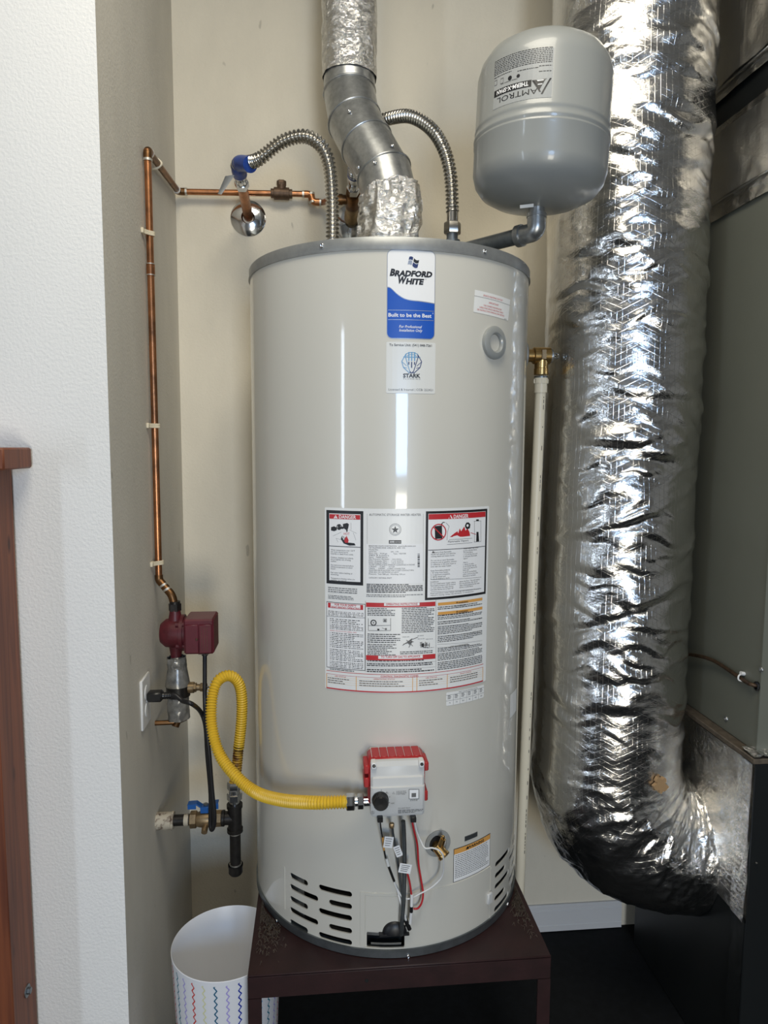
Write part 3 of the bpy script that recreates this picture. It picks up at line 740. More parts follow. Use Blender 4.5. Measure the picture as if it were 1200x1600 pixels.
# tubes and wires of the burner
def wire(name, pts, r, m, label=None, off=.012, n=8):
    b = MB(); P = [hp(x, y, off if len(q) == 0 else q[0]) for x, y, *q in pts]; b.tube(spline(P, 8), r, m, n); return b.build(name, heater, 60, None, label)
wire('gas_tube', [(630, 1283, .035), (631, 1300, .030), (632, 1340, .024), (631, 1400, .022), (628, 1440, .018), (627, 1460, .008)], .0046, 'galvd', 'thick grey burner tube', n=14)
wire('pilot_tube', [(613, 1288, .032), (614, 1302, .028), (619, 1330, .016), (626, 1380, .014), (630, 1430, .014), (628, 1452, .008)], .0026, 'galvd', 'thin grey pilot tube', n=10)
b = MB(); P = hp(612, 1286, .034); b.hexnut(P, P - V3(0, 0, .010), .0052, 'brassd'); b.build('tube_nut', heater)
wire('wire', [(594, 1283, .05), (595, 1293, .04), (597, 1305, .03), (599, 1315, .02)], .0016, 'black', 'short black wire')
wire('wire', [(598, 1308, .028), (599, 1318, .02), (600, 1328, .014)], .0022, 'inko', 'orange wire')
wire('wire', [(600, 1326, .014), (603, 1342, .010), (607, 1352, .010)], .0016, 'ink')
wire('wire_sleeve', [(604, 1341, .011), (607, 1353, .011)], .0036, 'clear', 'clear sleeve', n=10)
wire('wire_sleeve', [(607, 1353, .011), (611, 1364, .011), (616, 1377, .011)], .0026, 'black', 'black sleeve', n=10)
wire('wire', [(615, 1376, .011), (622, 1395, .011), (630, 1420, .016), (637, 1448, .016)], .0018, 'white', 'white wire')
wire('wire', [(622, 1398, .012), (627, 1415, .014), (632, 1432, .014), (637, 1448, .016)], .0016, 'white')
wire('wire', [(644, 1283, .05), (647, 1298, .04), (652, 1320, .025), (654, 1350, .018), (658, 1375, .018), (661, 1395, .018), (659, 1410, .018), (653, 1419, .016), (646, 1420, .014)], .0021, 'inkr', 'looped red wire')
wire('wire', [(648, 1283, .05), (651, 1298, .045), (657, 1313, .045), (664, 1325, .055), (676, 1325, .055), (688, 1330, .055), (693, 1342, .05), (691, 1368, .03), (676, 1385, .022), (655, 1397, .020), (640, 1404, .018), (629, 1402, .016), (620, 1388, .013)], .0017, 'white', 'white wire looped past the drain valve')
wire('wire', [(636, 1362, .026), (640, 1378, .026), (643, 1398, .024)], .002, 'inkr', 'short red wire')
wire('wire_sleeve', [(643.5, 1397, .024), (643, 1416, .024)], .0034, 'white', 'white connector', n=12)
wire('wire_sleeve', [(643, 1416, .024), (642.5, 1425, .024)], .0036, 'black', 'black connector band', n=12)
wire('wire_sleeve', [(642.5, 1425, .024), (641, 1443, .02)], .0032, 'white', 'white connector', n=12)
wire('igniter', [(634, 1438, .016), (640, 1452, .016)], .0045, 'black', 'black igniter boot', n=12)
for (cx, cy, w, h, rz, of) in ((607, 1316, 15, 19, -8, .03), (622, 1330, 11, 19, 20, .026), (633, 1357, 20, 16, -12, .033)):
    P = hp(cx, cy, of); k = .00126; r_ = radians(rz); ex = V3(cos(r_), 0, sin(r_)); ez = V3(-sin(r_), 0, cos(r_)); fl = Flat(P, ex, ez); pq = Print(fl, base=0)
    b = MB(); b.box((-w / 2 * k, -.0003, -h / 2 * k), (w / 2 * k, .0003, h / 2 * k), 'inkw', (P, ex, V3(0, 1, 0), ez)); pq.mb = b
    for i in range(4): pq.box(-w * .36 * k, (-.3 + i * .2) * h * k, w * (.2 + .05 * i) * k, (-.3 + i * .2) * h * k + .0011, 'inkg', 4)
    b.build('wire_tag', heater, 0, None, 'white paper tag')
# ------------------------------------------------------------------ print on the heater
# brand sticker
kb = lambda X, Y: (590 + X / 5.217, 380 + Y / 5.217)
p = Print(HC)
A = HC.hit(*kb(75, 415)); B = HC.hit(*kb(468, 415)); zt = HC.hit(*kb(270, 55))[1]; zb = HC.hit(*kb(270, 780))[1]
p.rrect(A[0], zb, B[0], zt, .011, 'silver', 0); e = .0012
p.rrect(A[0] + e, zb + e, B[0] - e, zt - e, .010, 'inkw', 1)
W = B[0] - A[0]; H = zt - zb
def wave(x): t = (x - A[0]) / W; return zt - H * (.44 + .135 * (1 / (1 + math.exp(-(t - .22) * 11))) + .07 * max(0, t - .62) ** 1.3 - .03 * math.exp(-((t - .05) / .1) ** 2))
xs = [A[0] + e + .010 * (1 - cos(pi / 2 * i / 6)) for i in range(7)]; xs += list(np.linspace(xs[-1], B[0] - e - .010, 26))[1:] + [B[0] - e - .010 * (1 - cos(pi / 2 * i / 6)) for i in range(7)][::-1][1:]
def low(x):
    d = min(x - A[0] - e, B[0] - e - x); return zb + e + (.010 - math.sqrt(max(0, .0001 - (.010 - d) ** 2)) if d < .010 else 0)
p.strip(xs, [low(x) for x in xs], [wave(x) for x in xs], 'inkb', 2)
p.strip(xs, [wave(x) for x in xs], [wave(x) + .0016 for x in xs], 'silver', 2)
p.ptext('B', *kb(98, 264), 10.0, 'ink', 3, bold=.055, shear=.22, al='l', wpx=7.6); p.ptext('RADFORD', *kb(137, 267), 8.2, 'ink', 3, bold=.055, shear=.22, al='l', wpx=58)
p.ptext('W', *kb(168, 326), 10.0, 'ink', 3, bold=.055, shear=.22, al='l', wpx=13.5); p.ptext('HITE', *kb(228, 332), 8.2, 'ink', 3, bold=.055, shear=.22, al='l', wpx=27)
p.ring(HC.hit(*kb(392, 296)), .0007, .001, 'ink', 3, 10)
# flag emblem: a waving flag with a pale cross
def flagpt(a, c): return kb(258 + a * 80 - c * 14, 112 + a * 26 + c * 62 + 9 * sin(a * 6.3) * -1)
for (a0, a1, c0, c1, m) in ((0, .40, 0, .40, 'inkn'), (.48, 1, 0, .40, 'ink'), (0, .40, .50, 1, 'silver'), (.48, 1, .50, 1, 'inkn'), (.1, 1, .78, .84, 'silver')):
    n = 5
    for i in range(n):
        x0 = a0 + (a1 - a0) * i / n; x1 = a0 + (a1 - a0) * (i + 1) / n
        p.ppoly([flagpt(x0, c0), flagpt(x1, c0), flagpt(x1, c1), flagpt(x0, c1)], m, 3)
p.pline(*kb(85, 546), *kb(455, 556), .0009, 'silver', 3); p.pline(*kb(85, 624), *kb(455, 632), .0009, 'silver', 3)
p.ptext('Built to be the Best', *kb(265, 602), 5.6, 'inkw', 3, bold=.02, wpx=67); p.ptext("'", *kb(449, 598), 5.6, 'inkw', 3)
p.ptext('For Professional', *kb(268, 692), 4.2, 'inkw', 3, shear=.22, wpx=34.5, bold=.008); p.ptext('Installation Only', *kb(271, 722), 4.2, 'inkw', 3, shear=.22, wpx=35.5, bold=.008)
p.build('brand_sticker', heater, 'white and blue brand sticker')
# service sticker
p = Print(HC)
A = HC.hit(*kb(70, 1000)); B = HC.hit(*kb(470, 1000)); zt = HC.hit(*kb(270, 806))[1]; zb = HC.hit(*kb(270, 1224))[1]
p.rrect(A[0], zb, B[0], zt, .003, 'clear', 0)
p.ptext('To Service Unit: (541) 848-7261', *kb(270, 840), 3.6, 'ink', 2, wpx=66, bold=.01)
p.ptext('Licensed & Insured | CCB: 222421', *kb(272, 1202), 3.3, 'inkg', 2, wpx=69)
p.ptext('STARK', *kb(278, 1095), 5.8, 'ink', 2, wpx=27, bold=.035); p.ptext('P L U M B I N G', *kb(279, 1111), 1.6, 'ink', 2, wpx=26)
c = HC.hit(*kb(277, 972)); k = .00126 / 5.217
def L(x0, y0, x1, y1, m, w=6): p.line((c[0] + (x0 - 277) * k, c[1] - (y0 - 972) * k), (c[0] + (x1 - 277) * k, c[1] - (y1 - 972) * k), w * k, m, 2)
for q in ((226, 912, 196, 965), (196, 965, 210, 1012), (210, 1012, 258, 1056), (226, 930, 262, 1042), (232, 902, 226, 930), (208, 930, 348, 930)): L(*q, 'inks')
for q in ((328, 912, 360, 965), (360, 965, 346, 1012), (346, 1012, 298, 1056), (330, 930, 294, 1042), (324, 902, 330, 930), (262, 1042, 277, 1058), (294, 1042, 277, 1058), (258, 1054, 298, 1054)): L(*q, 'inkn')
for q in ((200, 968, 236, 1000), (210, 1010, 240, 1018)): L(*q, 'inks', 4)
for q in ((356, 968, 320, 1000), (346, 1010, 316, 1018)): L(*q, 'inkn', 4)
for x in (254, 277, 301):
    L(x, 890, x, 960, 'inks', 9); L(x, 968, x, 990 + (25 if x == 277 else 0), 'inkn', 9)
p.ring(c, 78 * k, 83 * k, 'inks', 2, 12, radians(50), radians(130)); p.ring(c, 62 * k, 66 * k, 'inks', 2, 12, radians(50), radians(130))
p.build('service_sticker', heater, 'clear service sticker with a blue and black emblem')
# red-lettered outlet sticker
p = Print(HC)
a = HC.hit(*kb(792, 379)); d = HC.hit(*kb(779, 560)); bq = HC.hit(*kb(1080, 462)); cq = HC.hit(*kb(1062, 632))
p.quad([a, bq, cq, d], 'paper', 0)
p.pline(*kb(786, 428), *kb(1078, 508), .0006, 'inkg', 1)
rt = math.atan2(bq[1] - a[1], bq[0] - a[0])
for s_, X, Y, h, w in (('SPACE HEATING OUTLET', 944, 453, 2.6, 30), ('IMPORTANT', 946, 503, 2.6, 15), ('THIS CONNECTION SHOULD BE', 938, 530, 2.4, 28), ('USED FOR SPACE HEATING ONLY.', 934, 551, 2.4, 37), ('SEE INSTRUCTION MANUAL FOR DETAILS.', 930, 572, 2.4, 42)):
    p.ptext(s_, *kb(X, Y), h, 'inkr', 2, rot=rt, wpx=w)
p.words(*kb(1030, 612), *kb(1056, 622), 1)
p.build('outlet_sticker', heater, 'white sticker with red lettering')

# large instruction label
k2 = lambda X, Y: (500 + X / 4.444, 785 + Y / 4.444)
k3 = lambda X, Y: (500 + X / 4.444, 930 + Y / 4.444)
p = Print(HC)
A = HC.hit(508, 940); B = HC.hit(761, 940); zt = HC.hit(612, 795)[1]; zb = HC.hit(612, 1083)[1]
p.rrect(A[0], zb, B[0], zt, .003, 'paper', 0)
def K(f): 
    return dict(rect=lambda x0, y0, x1, y1, m, l=1: p.prect(*f(x0, y0), *f(x1, y1), m, l),
                line=lambda x0, y0, x1, y1, w=.0006, m='ink', l=1: p.pline(*f(x0, y0), *f(x1, y1), w, m, l),
                text=lambda s, X, Y, h, w=None, m='ink', **kw: p.ptext(s, *f(X, Y), h / 4.444, m, 3, wpx=None if w is None else w / 4.444, **kw),
                words=lambda x0, y0, x1, y1, r, m='inkg', **kw: p.words(*f(x0, y0), *f(x1, y1), r, m, 2, **kw),
                poly=lambda pts, m, l=2: p.ppoly([f(*q) for q in pts], m, l),
                ring=lambda X, Y, r0, r1, m, l=2, **kw: p.ring(HC.hit(*f(X, Y)), r0 * .000284, r1 * .000284, m, l, **kw))
q = K(k2)
def warn_tri(q, X, Y, r, m, dot): q['poly']([(X, Y - r), (X + r, Y + r * .75), (X - r, Y + r * .75)], m, 3); q['poly']([(X - r * .1, Y - r * .45), (X + r * .1, Y - r * .45), (X + r * .07, Y + r * .3), (X - r * .07, Y + r * .3)], dot, 4); q['poly']([(X - r * .1, Y + r * .42), (X + r * .1, Y + r * .42), (X + r * .1, Y + r * .6), (X - r * .1, Y + r * .6)], dot, 4)
# left danger panel
q['rect'](45, 52, 300, 577, 'ink', 1); q['rect'](65, 75, 281, 553, 'inkw', 2); q['rect'](67, 80, 280, 120, 'inkr', 3)
p.ptext('DANGER', *k2(192, 113), 24 / 4.444, 'inkw', 4, wpx=118 / 4.444, bold=.02)
warn_tri(q, 110, 100, 14, 'inkw', 'inkr')
for pts in ([(78, 172), (100, 165), (118, 175), (118, 192), (100, 200), (78, 194)], [(125, 152), (142, 150), (142, 190), (125, 190)], [(142, 168), (165, 168), (165, 184), (142, 184)], [(160, 150), (190, 142), (202, 152), (196, 182), (180, 190), (162, 176)], [(182, 182), (194, 182), (192, 204), (184, 204)]): q['poly'](pts, 'ink', 3)
q['ring'](134, 170, 14, 20, 'ink', 3)
q['text']('HOT', 186, 226, 17, 40, 'inkr')
q['poly']([(168, 262), (186, 232), (200, 262), (196, 280), (176, 280)], 'inkr', 3)
q['poly']([(150, 238), (178, 276), (240, 283), (248, 298), (206, 300), (165, 284), (146, 254)], 'ink', 3)
for a, b_ in (((150, 246), (158, 232)), ((160, 250), (166, 235)), ((170, 262), (176, 240))): q['line'](*a, *b_, .0012, 'ink', 3)
for a, b_ in (((92, 232), (150, 206)), ((112, 248), (160, 262)), ((112, 248), (128, 276)), ((205, 190), (255, 215)), ((232, 210), (250, 262)), ((216, 140), (216, 190))): q['line'](*a, *b_, .0004, 'inkg', 3)
q['rect'](65, 303, 281, 309, 'ink', 3)
for i, s_ in enumerate(('Water temperature over 125°F', 'can cause severe burns', 'instantly or death from scalds.', '', 'Children, disabled and elderly', 'are at highest risk of being', 'scalded.', '', 'See instruction manual before', 'setting temperature at water', 'heater.', '', 'Feel water before bathing or', 'showering.', '', 'Temperature limiting valves are', 'available, see manual.')):
    if s_: p.ptext(s_, *k2(76, 332 + i * 13.1), 9.4 / 4.444, 'ink', 3, al='l')
q['words'](58, 582, 258, 622, 3); q['line'](58, 626, 255, 634, .0003, 'inkg'); q['words'](58, 638, 258, 668, 3)
# middle rating plate
q['text']('AUTOMATIC STORAGE WATER HEATER', 522, 93, 15, 358, 'inkg')
q['line'](328, 78, 328, 288, .0004, 'inkg'); q['line'](716, 78, 716, 545, .0004, 'inkg')
q['ring'](522, 188, 40, 42.5, 'inkg'); q['ring'](522, 188, 32, 34, 'inkg')
q['poly']([(522 + 27 * (1 if i % 2 == 0 else .4) * sin(pi * i / 5), 190 - 27 * (1 if i % 2 == 0 else .4) * cos(pi * i / 5)) for i in range(10)], 'ink', 3)
q['rect'](478, 262, 564, 286, 'ink', 2); p.ptext('AHRI', *k2(500, 280), 13 / 4.444, 'inkw', 3, wpx=32 / 4.444, bold=.02); p.ptext('CERTIFIED', *k2(540, 278), 7 / 4.444, 'inkw', 3, wpx=40 / 4.444)
q['rect'](322, 287, 714, 560, 'inkw', 1)
for i, s_ in enumerate(('BRADFORD WHITE CORPORATION   www.bradfordwhite.com', '725 TALAMORE DRIVE  AMBLER PA 19002  USA', 'Model No. ', 'Serial No.                        2/0:  1/75', 'Nom. Cap.:   75.00 gal           Type:  HEATER', '                  283.9 Liters', 'Input:   76000 Btu/hr', 'Gas Pressure Manifold :   10.0 (WC)', '             Inlet Supply Min :   11.0 (WC)', '             Inlet Supply Max :   14.0 (WC)', 'CLOSET INSTALLATION MINIMUM CLEARANCES IN INCHES', '   2 FRONT      0 LEFT      10 TOP', '   2 BACK       0 RIGHT     6 VENT CONNECTOR', 'ALSO FOR USE IN ALCOVES. FOR CLOSET CONTACT MFG', 'ANSI Z21.10.1-2019/CSA 4.1-2019', 'Pressure  Test 300 psi,  Working 150 psi', '', 'CATEGORY I NATURAL DRAFT')):
    if s_: p.ptext(s_, *k2(340, 305 + i * 13.0), 8.4 / 4.444, 'ink', 3, al='l', wpx=min(330, 6.6 * len(s_.replace('  ', ' '))) / 4.444)
for i in range(11): q['rect'](677, 356 + i * 9, 692, 356 + i * 9 + (3 + (i * 7) % 5), 'ink', 2)
q['words'](324, 562, 713, 626, 6, 'ink', fill=.55); q['words'](322, 634, 713, 656, 2)
# right danger panel
tl, br = HC.hit(*k2(735, 60)), HC.hit(*k2(1148, 636)); tr, bl = HC.hit(*k2(1148, 46)), HC.hit(*k2(735, 676))
z_t = (tl[1] + tr[1]) / 2; z_b = (bl[1] + br[1]) / 2
p.box(tl[0], z_b, br[0], z_t, 'ink', 1); p.box(tl[0] + .0050, z_b + .0050, br[0] - .0050, z_t - .0050, 'inkw', 2); p.box(tl[0] + .0056, z_t - .0168, br[0] - .0056, z_t - .0056, 'inkr', 3)
p.ptext('DANGER', *k2(978, 108), 25 / 4.444, 'inkw', 4, wpx=102 / 4.444, bold=.02); warn_tri(q, 905, 101, 15, 'inkw', 'inkr')
q['poly']([(795, 165), (845, 160), (848, 250), (798, 254)], 'ink', 3); q['poly']([(838, 150), (852, 135), (866, 136), (866, 140), (852, 141), (844, 160)], 'ink', 3)
q['ring'](822, 206, 52, 60, 'inkr', 4, n=32); p.pline(*k2(784, 168), *k2(860, 244), .0022, 'inkr', 4)
q['poly']([(900, 240), (930, 215), (952, 200), (958, 214), (968, 180), (978, 200), (1000, 166), (1008, 196), (1022, 180), (1036, 206), (1040, 232), (990, 238)], 'inkr', 3)
q['poly']([(1004, 160), (1014, 140), (1030, 138), (1042, 152), (1038, 178), (1020, 188), (1008, 176)], 'ink', 3); q['ring'](1022, 160, 0, 10, 'inkw', 4)
for a, b_ in (((1070, 130), (1070, 275)), ((1114, 128), (1114, 270)), ((1066, 130), (1116, 128)), ((1066, 275), (1116, 270)), ((872, 140), (895, 165)), ((895, 165), (885, 200)), ((885, 200), (880, 262)), ((880, 292), (1056, 278)), ((895, 258), (1054, 248))): q['line'](*a, *b_, .0006, 'ink', 3)
q['poly']([(1082, 118), (1100, 117), (1100, 128), (1082, 129)], 'ink', 3); q['poly']([(1084, 205), (1098, 204), (1102, 270), (1082, 272)], 'ink', 3); q['line'](1044, 210, 1080, 222, .0012, 'inkr', 3)
q['text']('Flammable Vapors', 960, 274, 13, 140, 'ink')
p.box(tl[0] + .0056, HC.hit(*k2(940, 322))[1] - .0006, br[0] - .0056, HC.hit(*k2(940, 322))[1] + .0006, 'ink', 3)
warn_tri(q, 785, 344, 10, 'ink', 'inkw')
for i, s_ in enumerate(('     Vapors from flammable', 'liquids will explode and catch fire', 'causing death and severe burns.', '', 'Do not use or store flammable', 'products such as gasoline, solvents', 'or adhesives in the same room or', 'area near the water heater.', '', 'Keep flammable products:', '  1. far away from heater,', '  2. in approved containers,', '  3. tightly closed and', "  4. out of children's reach.")):
    if s_: p.ptext(s_, *k2(770 - i * .3 + (20 if i == 0 else 0), 351 + i * 14.2), 9.6 / 4.444, 'ink', 3, al='l')
for i, s_ in enumerate(('Water heater has a main', 'burner and pilot flame.', 'The pilot flame:', '  1. is on all the time and', '  2. will ignite flammable', '      vapors.', '', 'Vapors:', '  1. cannot be seen,', '  2. are heavier than air,', '  3. go a long way on the', '      floor and', '  4. can be carried from', '      other rooms to the pilot', '      flame by air currents.')):
    if s_: p.ptext(s_, *k2(994 - i * .3, 326 + i * 13.6), 9.0 / 4.444, 'ink', 3, al='l')
for Y, dY in ((536, -18), (620, -24)): q['line'](768, Y, 1118, Y + dY, .0005, 'ink', 3)
for i, s_ in enumerate(('Installation:', 'Do not install water heater where', 'flammable products will be stored', 'or used unless the main burner', 'and pilot flames are at least 18"')): p.ptext(s_, *k2(766, 556 + i * 13.6), 9.4 / 4.444, 'ink', 3, al='l')
for i, s_ in enumerate(('above the floor. This will reduce,', 'but not eliminate, the risk of', 'vapors being ignited by the main', 'burner or pilot flame.')): p.ptext(s_, *k2(966, 554 + i * 13.4), 9.2 / 4.444, 'ink', 3, al='l')
for i, s_ in enumerate(('Read and follow water heater warnings and instructions. If owner\'s', 'manual is missing, contact the distributor or manufacturer.')): p.ptext(s_, *k2(766, 636 + i * 13), 8.6 / 4.444, 'ink', 3, al='l', wpx=(345 if i == 0 else 300) / 4.444)
# lower panels
q = K(k3)
q['rect'](46, 42, 314, 524, 'ink', 1); q['rect'](49, 46, 311, 520, 'inkw', 2); q['rect'](57, 50, 300, 102, 'inkr', 3)
q['rect'](76, 54, 281, 98, 'inkw', 4); p.ptext('FOR YOUR SAFETY', *k3(178, 76), 14 / 4.444, 'inkr', 5, wpx=150 / 4.444, bold=.02); p.ptext('READ BEFORE OPERATING', *k3(178, 94), 13 / 4.444, 'inkr', 5, wpx=196 / 4.444, bold=.02)
q['words'](58, 103, 302, 140, 4, 'ink'); q['line'](49, 144, 311, 156, .0007, 'ink', 3)
for (y0, y1, r) in ((155, 192, 3), (194, 234, 4), (252, 360, 9), (366, 446, 7), (450, 516, 6)): q['words'](70, y0, 300, y1, r, 'ink')
p.ptext('WHAT TO DO IF YOU SMELL GAS:', *k3(70, 247), 8.5 / 4.444, 'inkr', 3, al='l', wpx=185 / 4.444)
q['line'](316, 40, 316, 532, .0006, 'inkg'); q['line'](804, 26, 804, 536, .0006, 'inkg')
for yy in (62, 427):
    q['rect'](320, yy - 12, 800, yy + 12, 'inkr', 2); q['rect'](405 if yy > 100 else 445, yy - 8, 712 if yy > 100 else 690, yy + 8, 'inkw', 3)
p.ptext('OPERATING INSTRUCTIONS', *k3(568, 69), 14 / 4.444, 'inkr', 4, wpx=218 / 4.444, bold=.02); p.ptext('TO TURN OFF GAS TO APPLIANCE', *k3(560, 434), 13.5 / 4.444, 'inkr', 4, wpx=270 / 4.444, bold=.02)
q['words'](330, 84, 520, 142, 5, 'ink'); q['words'](568, 84, 792, 264, 15, 'ink'); q['words'](330, 262, 556, 330, 5, 'ink'); q['words'](330, 334, 530, 416, 7, 'ink'); q['words'](556, 388, 780, 412, 2, 'ink')
for a, b_ in (((336, 160), (336, 244)), ((490, 158), (490, 244)), ((336, 244), (490, 244)), ((336, 210), (490, 208)), ((440, 164), (462, 164)), ((440, 164), (440, 184)), ((462, 164), (462, 184)), ((440, 184), (462, 184)), ((400, 244), (400, 230)), ((430, 225), (460, 238))): q['line'](*a, *b_, .0007, 'ink', 3)
q['ring'](372, 190, 15, 22, 'ink', 3); q['ring'](372, 190, 2, 5, 'ink', 3); q['rect'](444, 168, 458, 182, 'inkg', 3); q['rect'](400, 232, 412, 246, 'ink', 3); q['rect'](452, 228, 464, 240, 'inkg', 3)
for a, b_ in (((572, 348), (640, 300)), ((580, 338), (650, 322)), ((600, 310), (644, 352)), ((616, 362), (640, 318)), ((625, 312), (680, 290)), ((692, 345), (760, 345)), ((700, 330), (700, 362)), ((730, 322), (730, 366)), ((758, 330), (758, 360)), ((692, 330), (710, 326)), ((715, 362), (750, 360))): q['line'](*a, *b_, .0010, 'ink', 3)
q['poly']([(604, 326), (632, 310), (644, 322), (620, 344)], 'inkg', 3); q['poly']([(704, 334), (722, 332), (722, 358), (704, 360)], 'ink', 3); q['poly']([(734, 328), (744, 328), (744, 352), (734, 354)], 'inkg', 3)
for X, Y in ((600, 290), (704, 282), (706, 304), (762, 306), (768, 366)): q['words'](X - 28, Y - 4, X + 22, Y + 2, 1)
q['words'](330, 446, 720, 460, 1, 'ink'); 
for y in (462, 500): q['line'](320, y, 800, y - 4, .0004, 'inkg', 2)
q['words'](326, 468, 780, 492, 2, 'ink', fill=.55); q['words'](326, 508, 790, 534, 2, 'ink', fill=.55)
for (y0, y1) in ((34, 20), (98, 84)):
    a = HC.hit(*k3(818, y0 + 20)); b_ = HC.hit(*k3(1125, y1 + 12)); zc = (HC.hit(*k3(970, (y0 + y1) / 2 + 21))[1])
    p.box(a[0], zc - .003, b_[0], zc + .003, 'inko', 2); p.ptext('WARNING', *k3(992, (y0 + y1) / 2 + 26), 10 / 4.444, 'ink', 4, wpx=66 / 4.444, bold=.02); warn_tri(q, 950, (y0 + y1) / 2 + 22, 7, 'ink', 'inko')
q['text']('FOR YOUR SAFETY', 972, 76, 8, 84)
for (y0, y1, r) in ((78, 103, 2), (150, 172, 2), (182, 206, 2), (216, 274, 5), (284, 330, 4), (366, 398, 3), (402, 456, 5), (462, 522, 5)): q['words'](816, y0, 1122, y0 + (y1 - y0), r, 'ink')
q['words'](816, 136, 1060, 148, 1, 'ink', fill=.6); q['text']('STATE OF CALIFORNIA NOTICE', 966, 352, 9, 120)
for y in (180, 212, 280, 340, 362): q['line'](814, y, 1124, y - 26, .0004, 'inkg', 2)
# diagnostic strip
z1 = HC.hit(*k3(560, 548))[1]; z0 = HC.hit(*k3(560, 676))[1]; u0 = HC.hit(*k3(46, 580))[0]; u1 = HC.hit(*k3(1130, 540))[0]
p.box(u0, z0, u1, z1, 'inkl', 1); p.box(u0, z0 + .0005, u1, z1 - .0005, 'paper', 2); p.box(u0, z1 - .0010, u1, z1, 'inkr', 3); p.box(u0, z1 - .0075, u1, z1 - .0069, 'inkr', 3); p.box(u0, z0, u1, z0 + .0026, 'inkr', 3)
cw = u1 - u0
for f in (0, .185, .515, .54, .73, .995): p.box(u0 + cw * f, z0 + .0026, u0 + cw * f + .0013, z1 - .0075, 'inko', 3)
for i in range(1, 5): p.box(u0, z1 - .0075 - i * .0047, u1, z1 - .0075 - i * .0047 + .0005, 'inkl', 3)
p.text('CONTROL DIAGNOSTIC CODES', u0 + cw * .44, z1 - .0062, .0036, 'inkr', 4, width=cw * .22, bold=.02)
for f, s_ in ((.09, 'LED STATUS'), (.35, 'OPERATIONAL STATUS'), (.63, 'LED STATUS'), (.86, 'FAULT STATUS')): p.text(s_, u0 + cw * f, z1 - .0115, .0026, 'inkr', 4, width=cw * .0068 * len(s_))
for f0, f1 in ((.01, .14), (.205, .49), (.555, .7), (.75, .97)):
    for i in range(3):
        u = u0 + cw * f0; v = z1 - .0162 - i * .0047
        while u < u0 + cw * (f1 - RND.random() * .06): w = RND.uniform(.002, .007); p.box(u, v, u + w, v + .0016, 'inkg', 4); u += w + .0012
p.build('instruction_label', heater, 'large white instruction label with red and black danger panels')
# small rating label below it
p = Print(HC)
a = HC.hit(*k3(876, 672)); b_ = HC.hit(*k3(1138, 622)); c_ = HC.hit(*k3(1138, 712)); d = HC.hit(*k3(876, 764))
z1 = (a[1] + b_[1]) / 2; z0 = (c_[1] + d[1]) / 2
p.rrect(a[0], z0, b_[0], z1, .003, 'paper', 0); W = b_[0] - a[0]
p.text('FIRST HOUR RATING DATA', a[0] + W * .55, z1 - .0045, .0026, 'inkg', 1, width=W * .5)
for i in range(1, 6): p.box(a[0] + W * i / 6, z0, a[0] + W * i / 6 + .0005, z1 - .006, 'inkg', 1)
p.box(a[0], z1 - .0185, b_[0], z1 - .018, 'inkg', 1); p.box(a[0], z1 - .0065, b_[0], z1 - .006, 'inkg', 1)
for i, s_ in enumerate(('75', '72', '78.1', '80', '108', '160')):
    p.text(s_, a[0] + W * (i + .5) / 6, z0 + .004, .0028, 'ink', 1)
    for j in range(3): p.box(a[0] + W * (i + .2) / 6, z1 - .0085 - j * .003, a[0] + W * (i + .6 + .1 * (j % 2)) / 6, z1 - .0072 - j * .003, 'inkg', 1)
p.build('rating_label', heater, 'small white table label')
# orange-headed warning label
k7 = lambda X, Y: (420 + X / 2.927, 1270 + Y / 2.927)
p = Print(HC)
a = HC.hit(*k7(845, 158)); b_ = HC.hit(*k7(1012, 100)); c_ = HC.hit(*k7(1010, 244)); d = HC.hit(*k7(846, 312)); z1 = (a[1] + b_[1]) / 2; z0 = (c_[1] + d[1]) / 2; u0, u1 = a[0], b_[0]
p.box(u0, z0, u1, z1, 'ink', 0); p.box(u0 + .0012, z0 + .0012, u1 - .0012, z1 - .0012, 'inkw', 1); p.box(u0 + .0012, z1 - .0125, u1 - .0012, z1 - .0012, 'inko', 2)
W = u1 - u0; p.text('WARNING', u0 + W * .56, z1 - .0098, .0062, 'ink', 3, width=W * .46, bold=.03)
p.poly([(u0 + W * .29, z1 - .0098), (u0 + W * .36, z1 - .0098), (u0 + W * .325, z1 - .0035)], 'ink', 3)
v = z1 - .017
while v > z0 + .006:
    u = u0 + .004; e = u1 - .004 - RND.random() * .012
    while u < e: w = RND.uniform(.002, .007); p.box(u, v, min(u + w, e), v + .0015, 'inkg', 2); u += w + .0012
    v -= .0042
p.build('warning_label', heater, 'white warning label with an orange heading')
p = Print(HC); p.prect(797, 1086, 806, 1110, 'paper', 0); p.build('side_label', heater, 'white label round the side')
# ------------------------------------------------------------------ flue
def foil_sleeve(mb, path, r, amp, m, nu=72, dv=.006, seed=1, fu=14, fv=26):
    P, s = resample(path, dv); k = len(P)
    T = np.gradient(P, axis=0); T /= np.linalg.norm(T, axis=1)[:, None]
    ref = V3(1, 0, 0); n1 = ref - T * (T @ ref)[:, None]; n1 /= np.linalg.norm(n1, axis=1)[:, None]; n2 = np.cross(T, n1)
    ph = np.linspace(0, 2 * pi, nu + 1)
    pw = np.abs(((ph / (2 * pi)) * 2) - 1)
    A, S = np.meshgrid(pw * fu, s * fv)
    d = (ridged(A, S, seed, 4) - .55) * amp * 2 + (vnoise(A * .4, S * .4, seed + 9) - .5) * amp
    R = r + d
    g = P[:, None, :] + R[..., None] * (np.cos(ph)[None, :, None] * n1[:, None, :] + np.sin(ph)[None, :, None] * n2[:, None, :])
    uv = np.stack(np.meshgrid(ph * r, s), -1)
    mb.grid(g, m, uv)
flue = thing('flue_pipe', (TX, TY, ZT), 'galvanized metal flue with bent elbow rising from the heater top', 'flue')
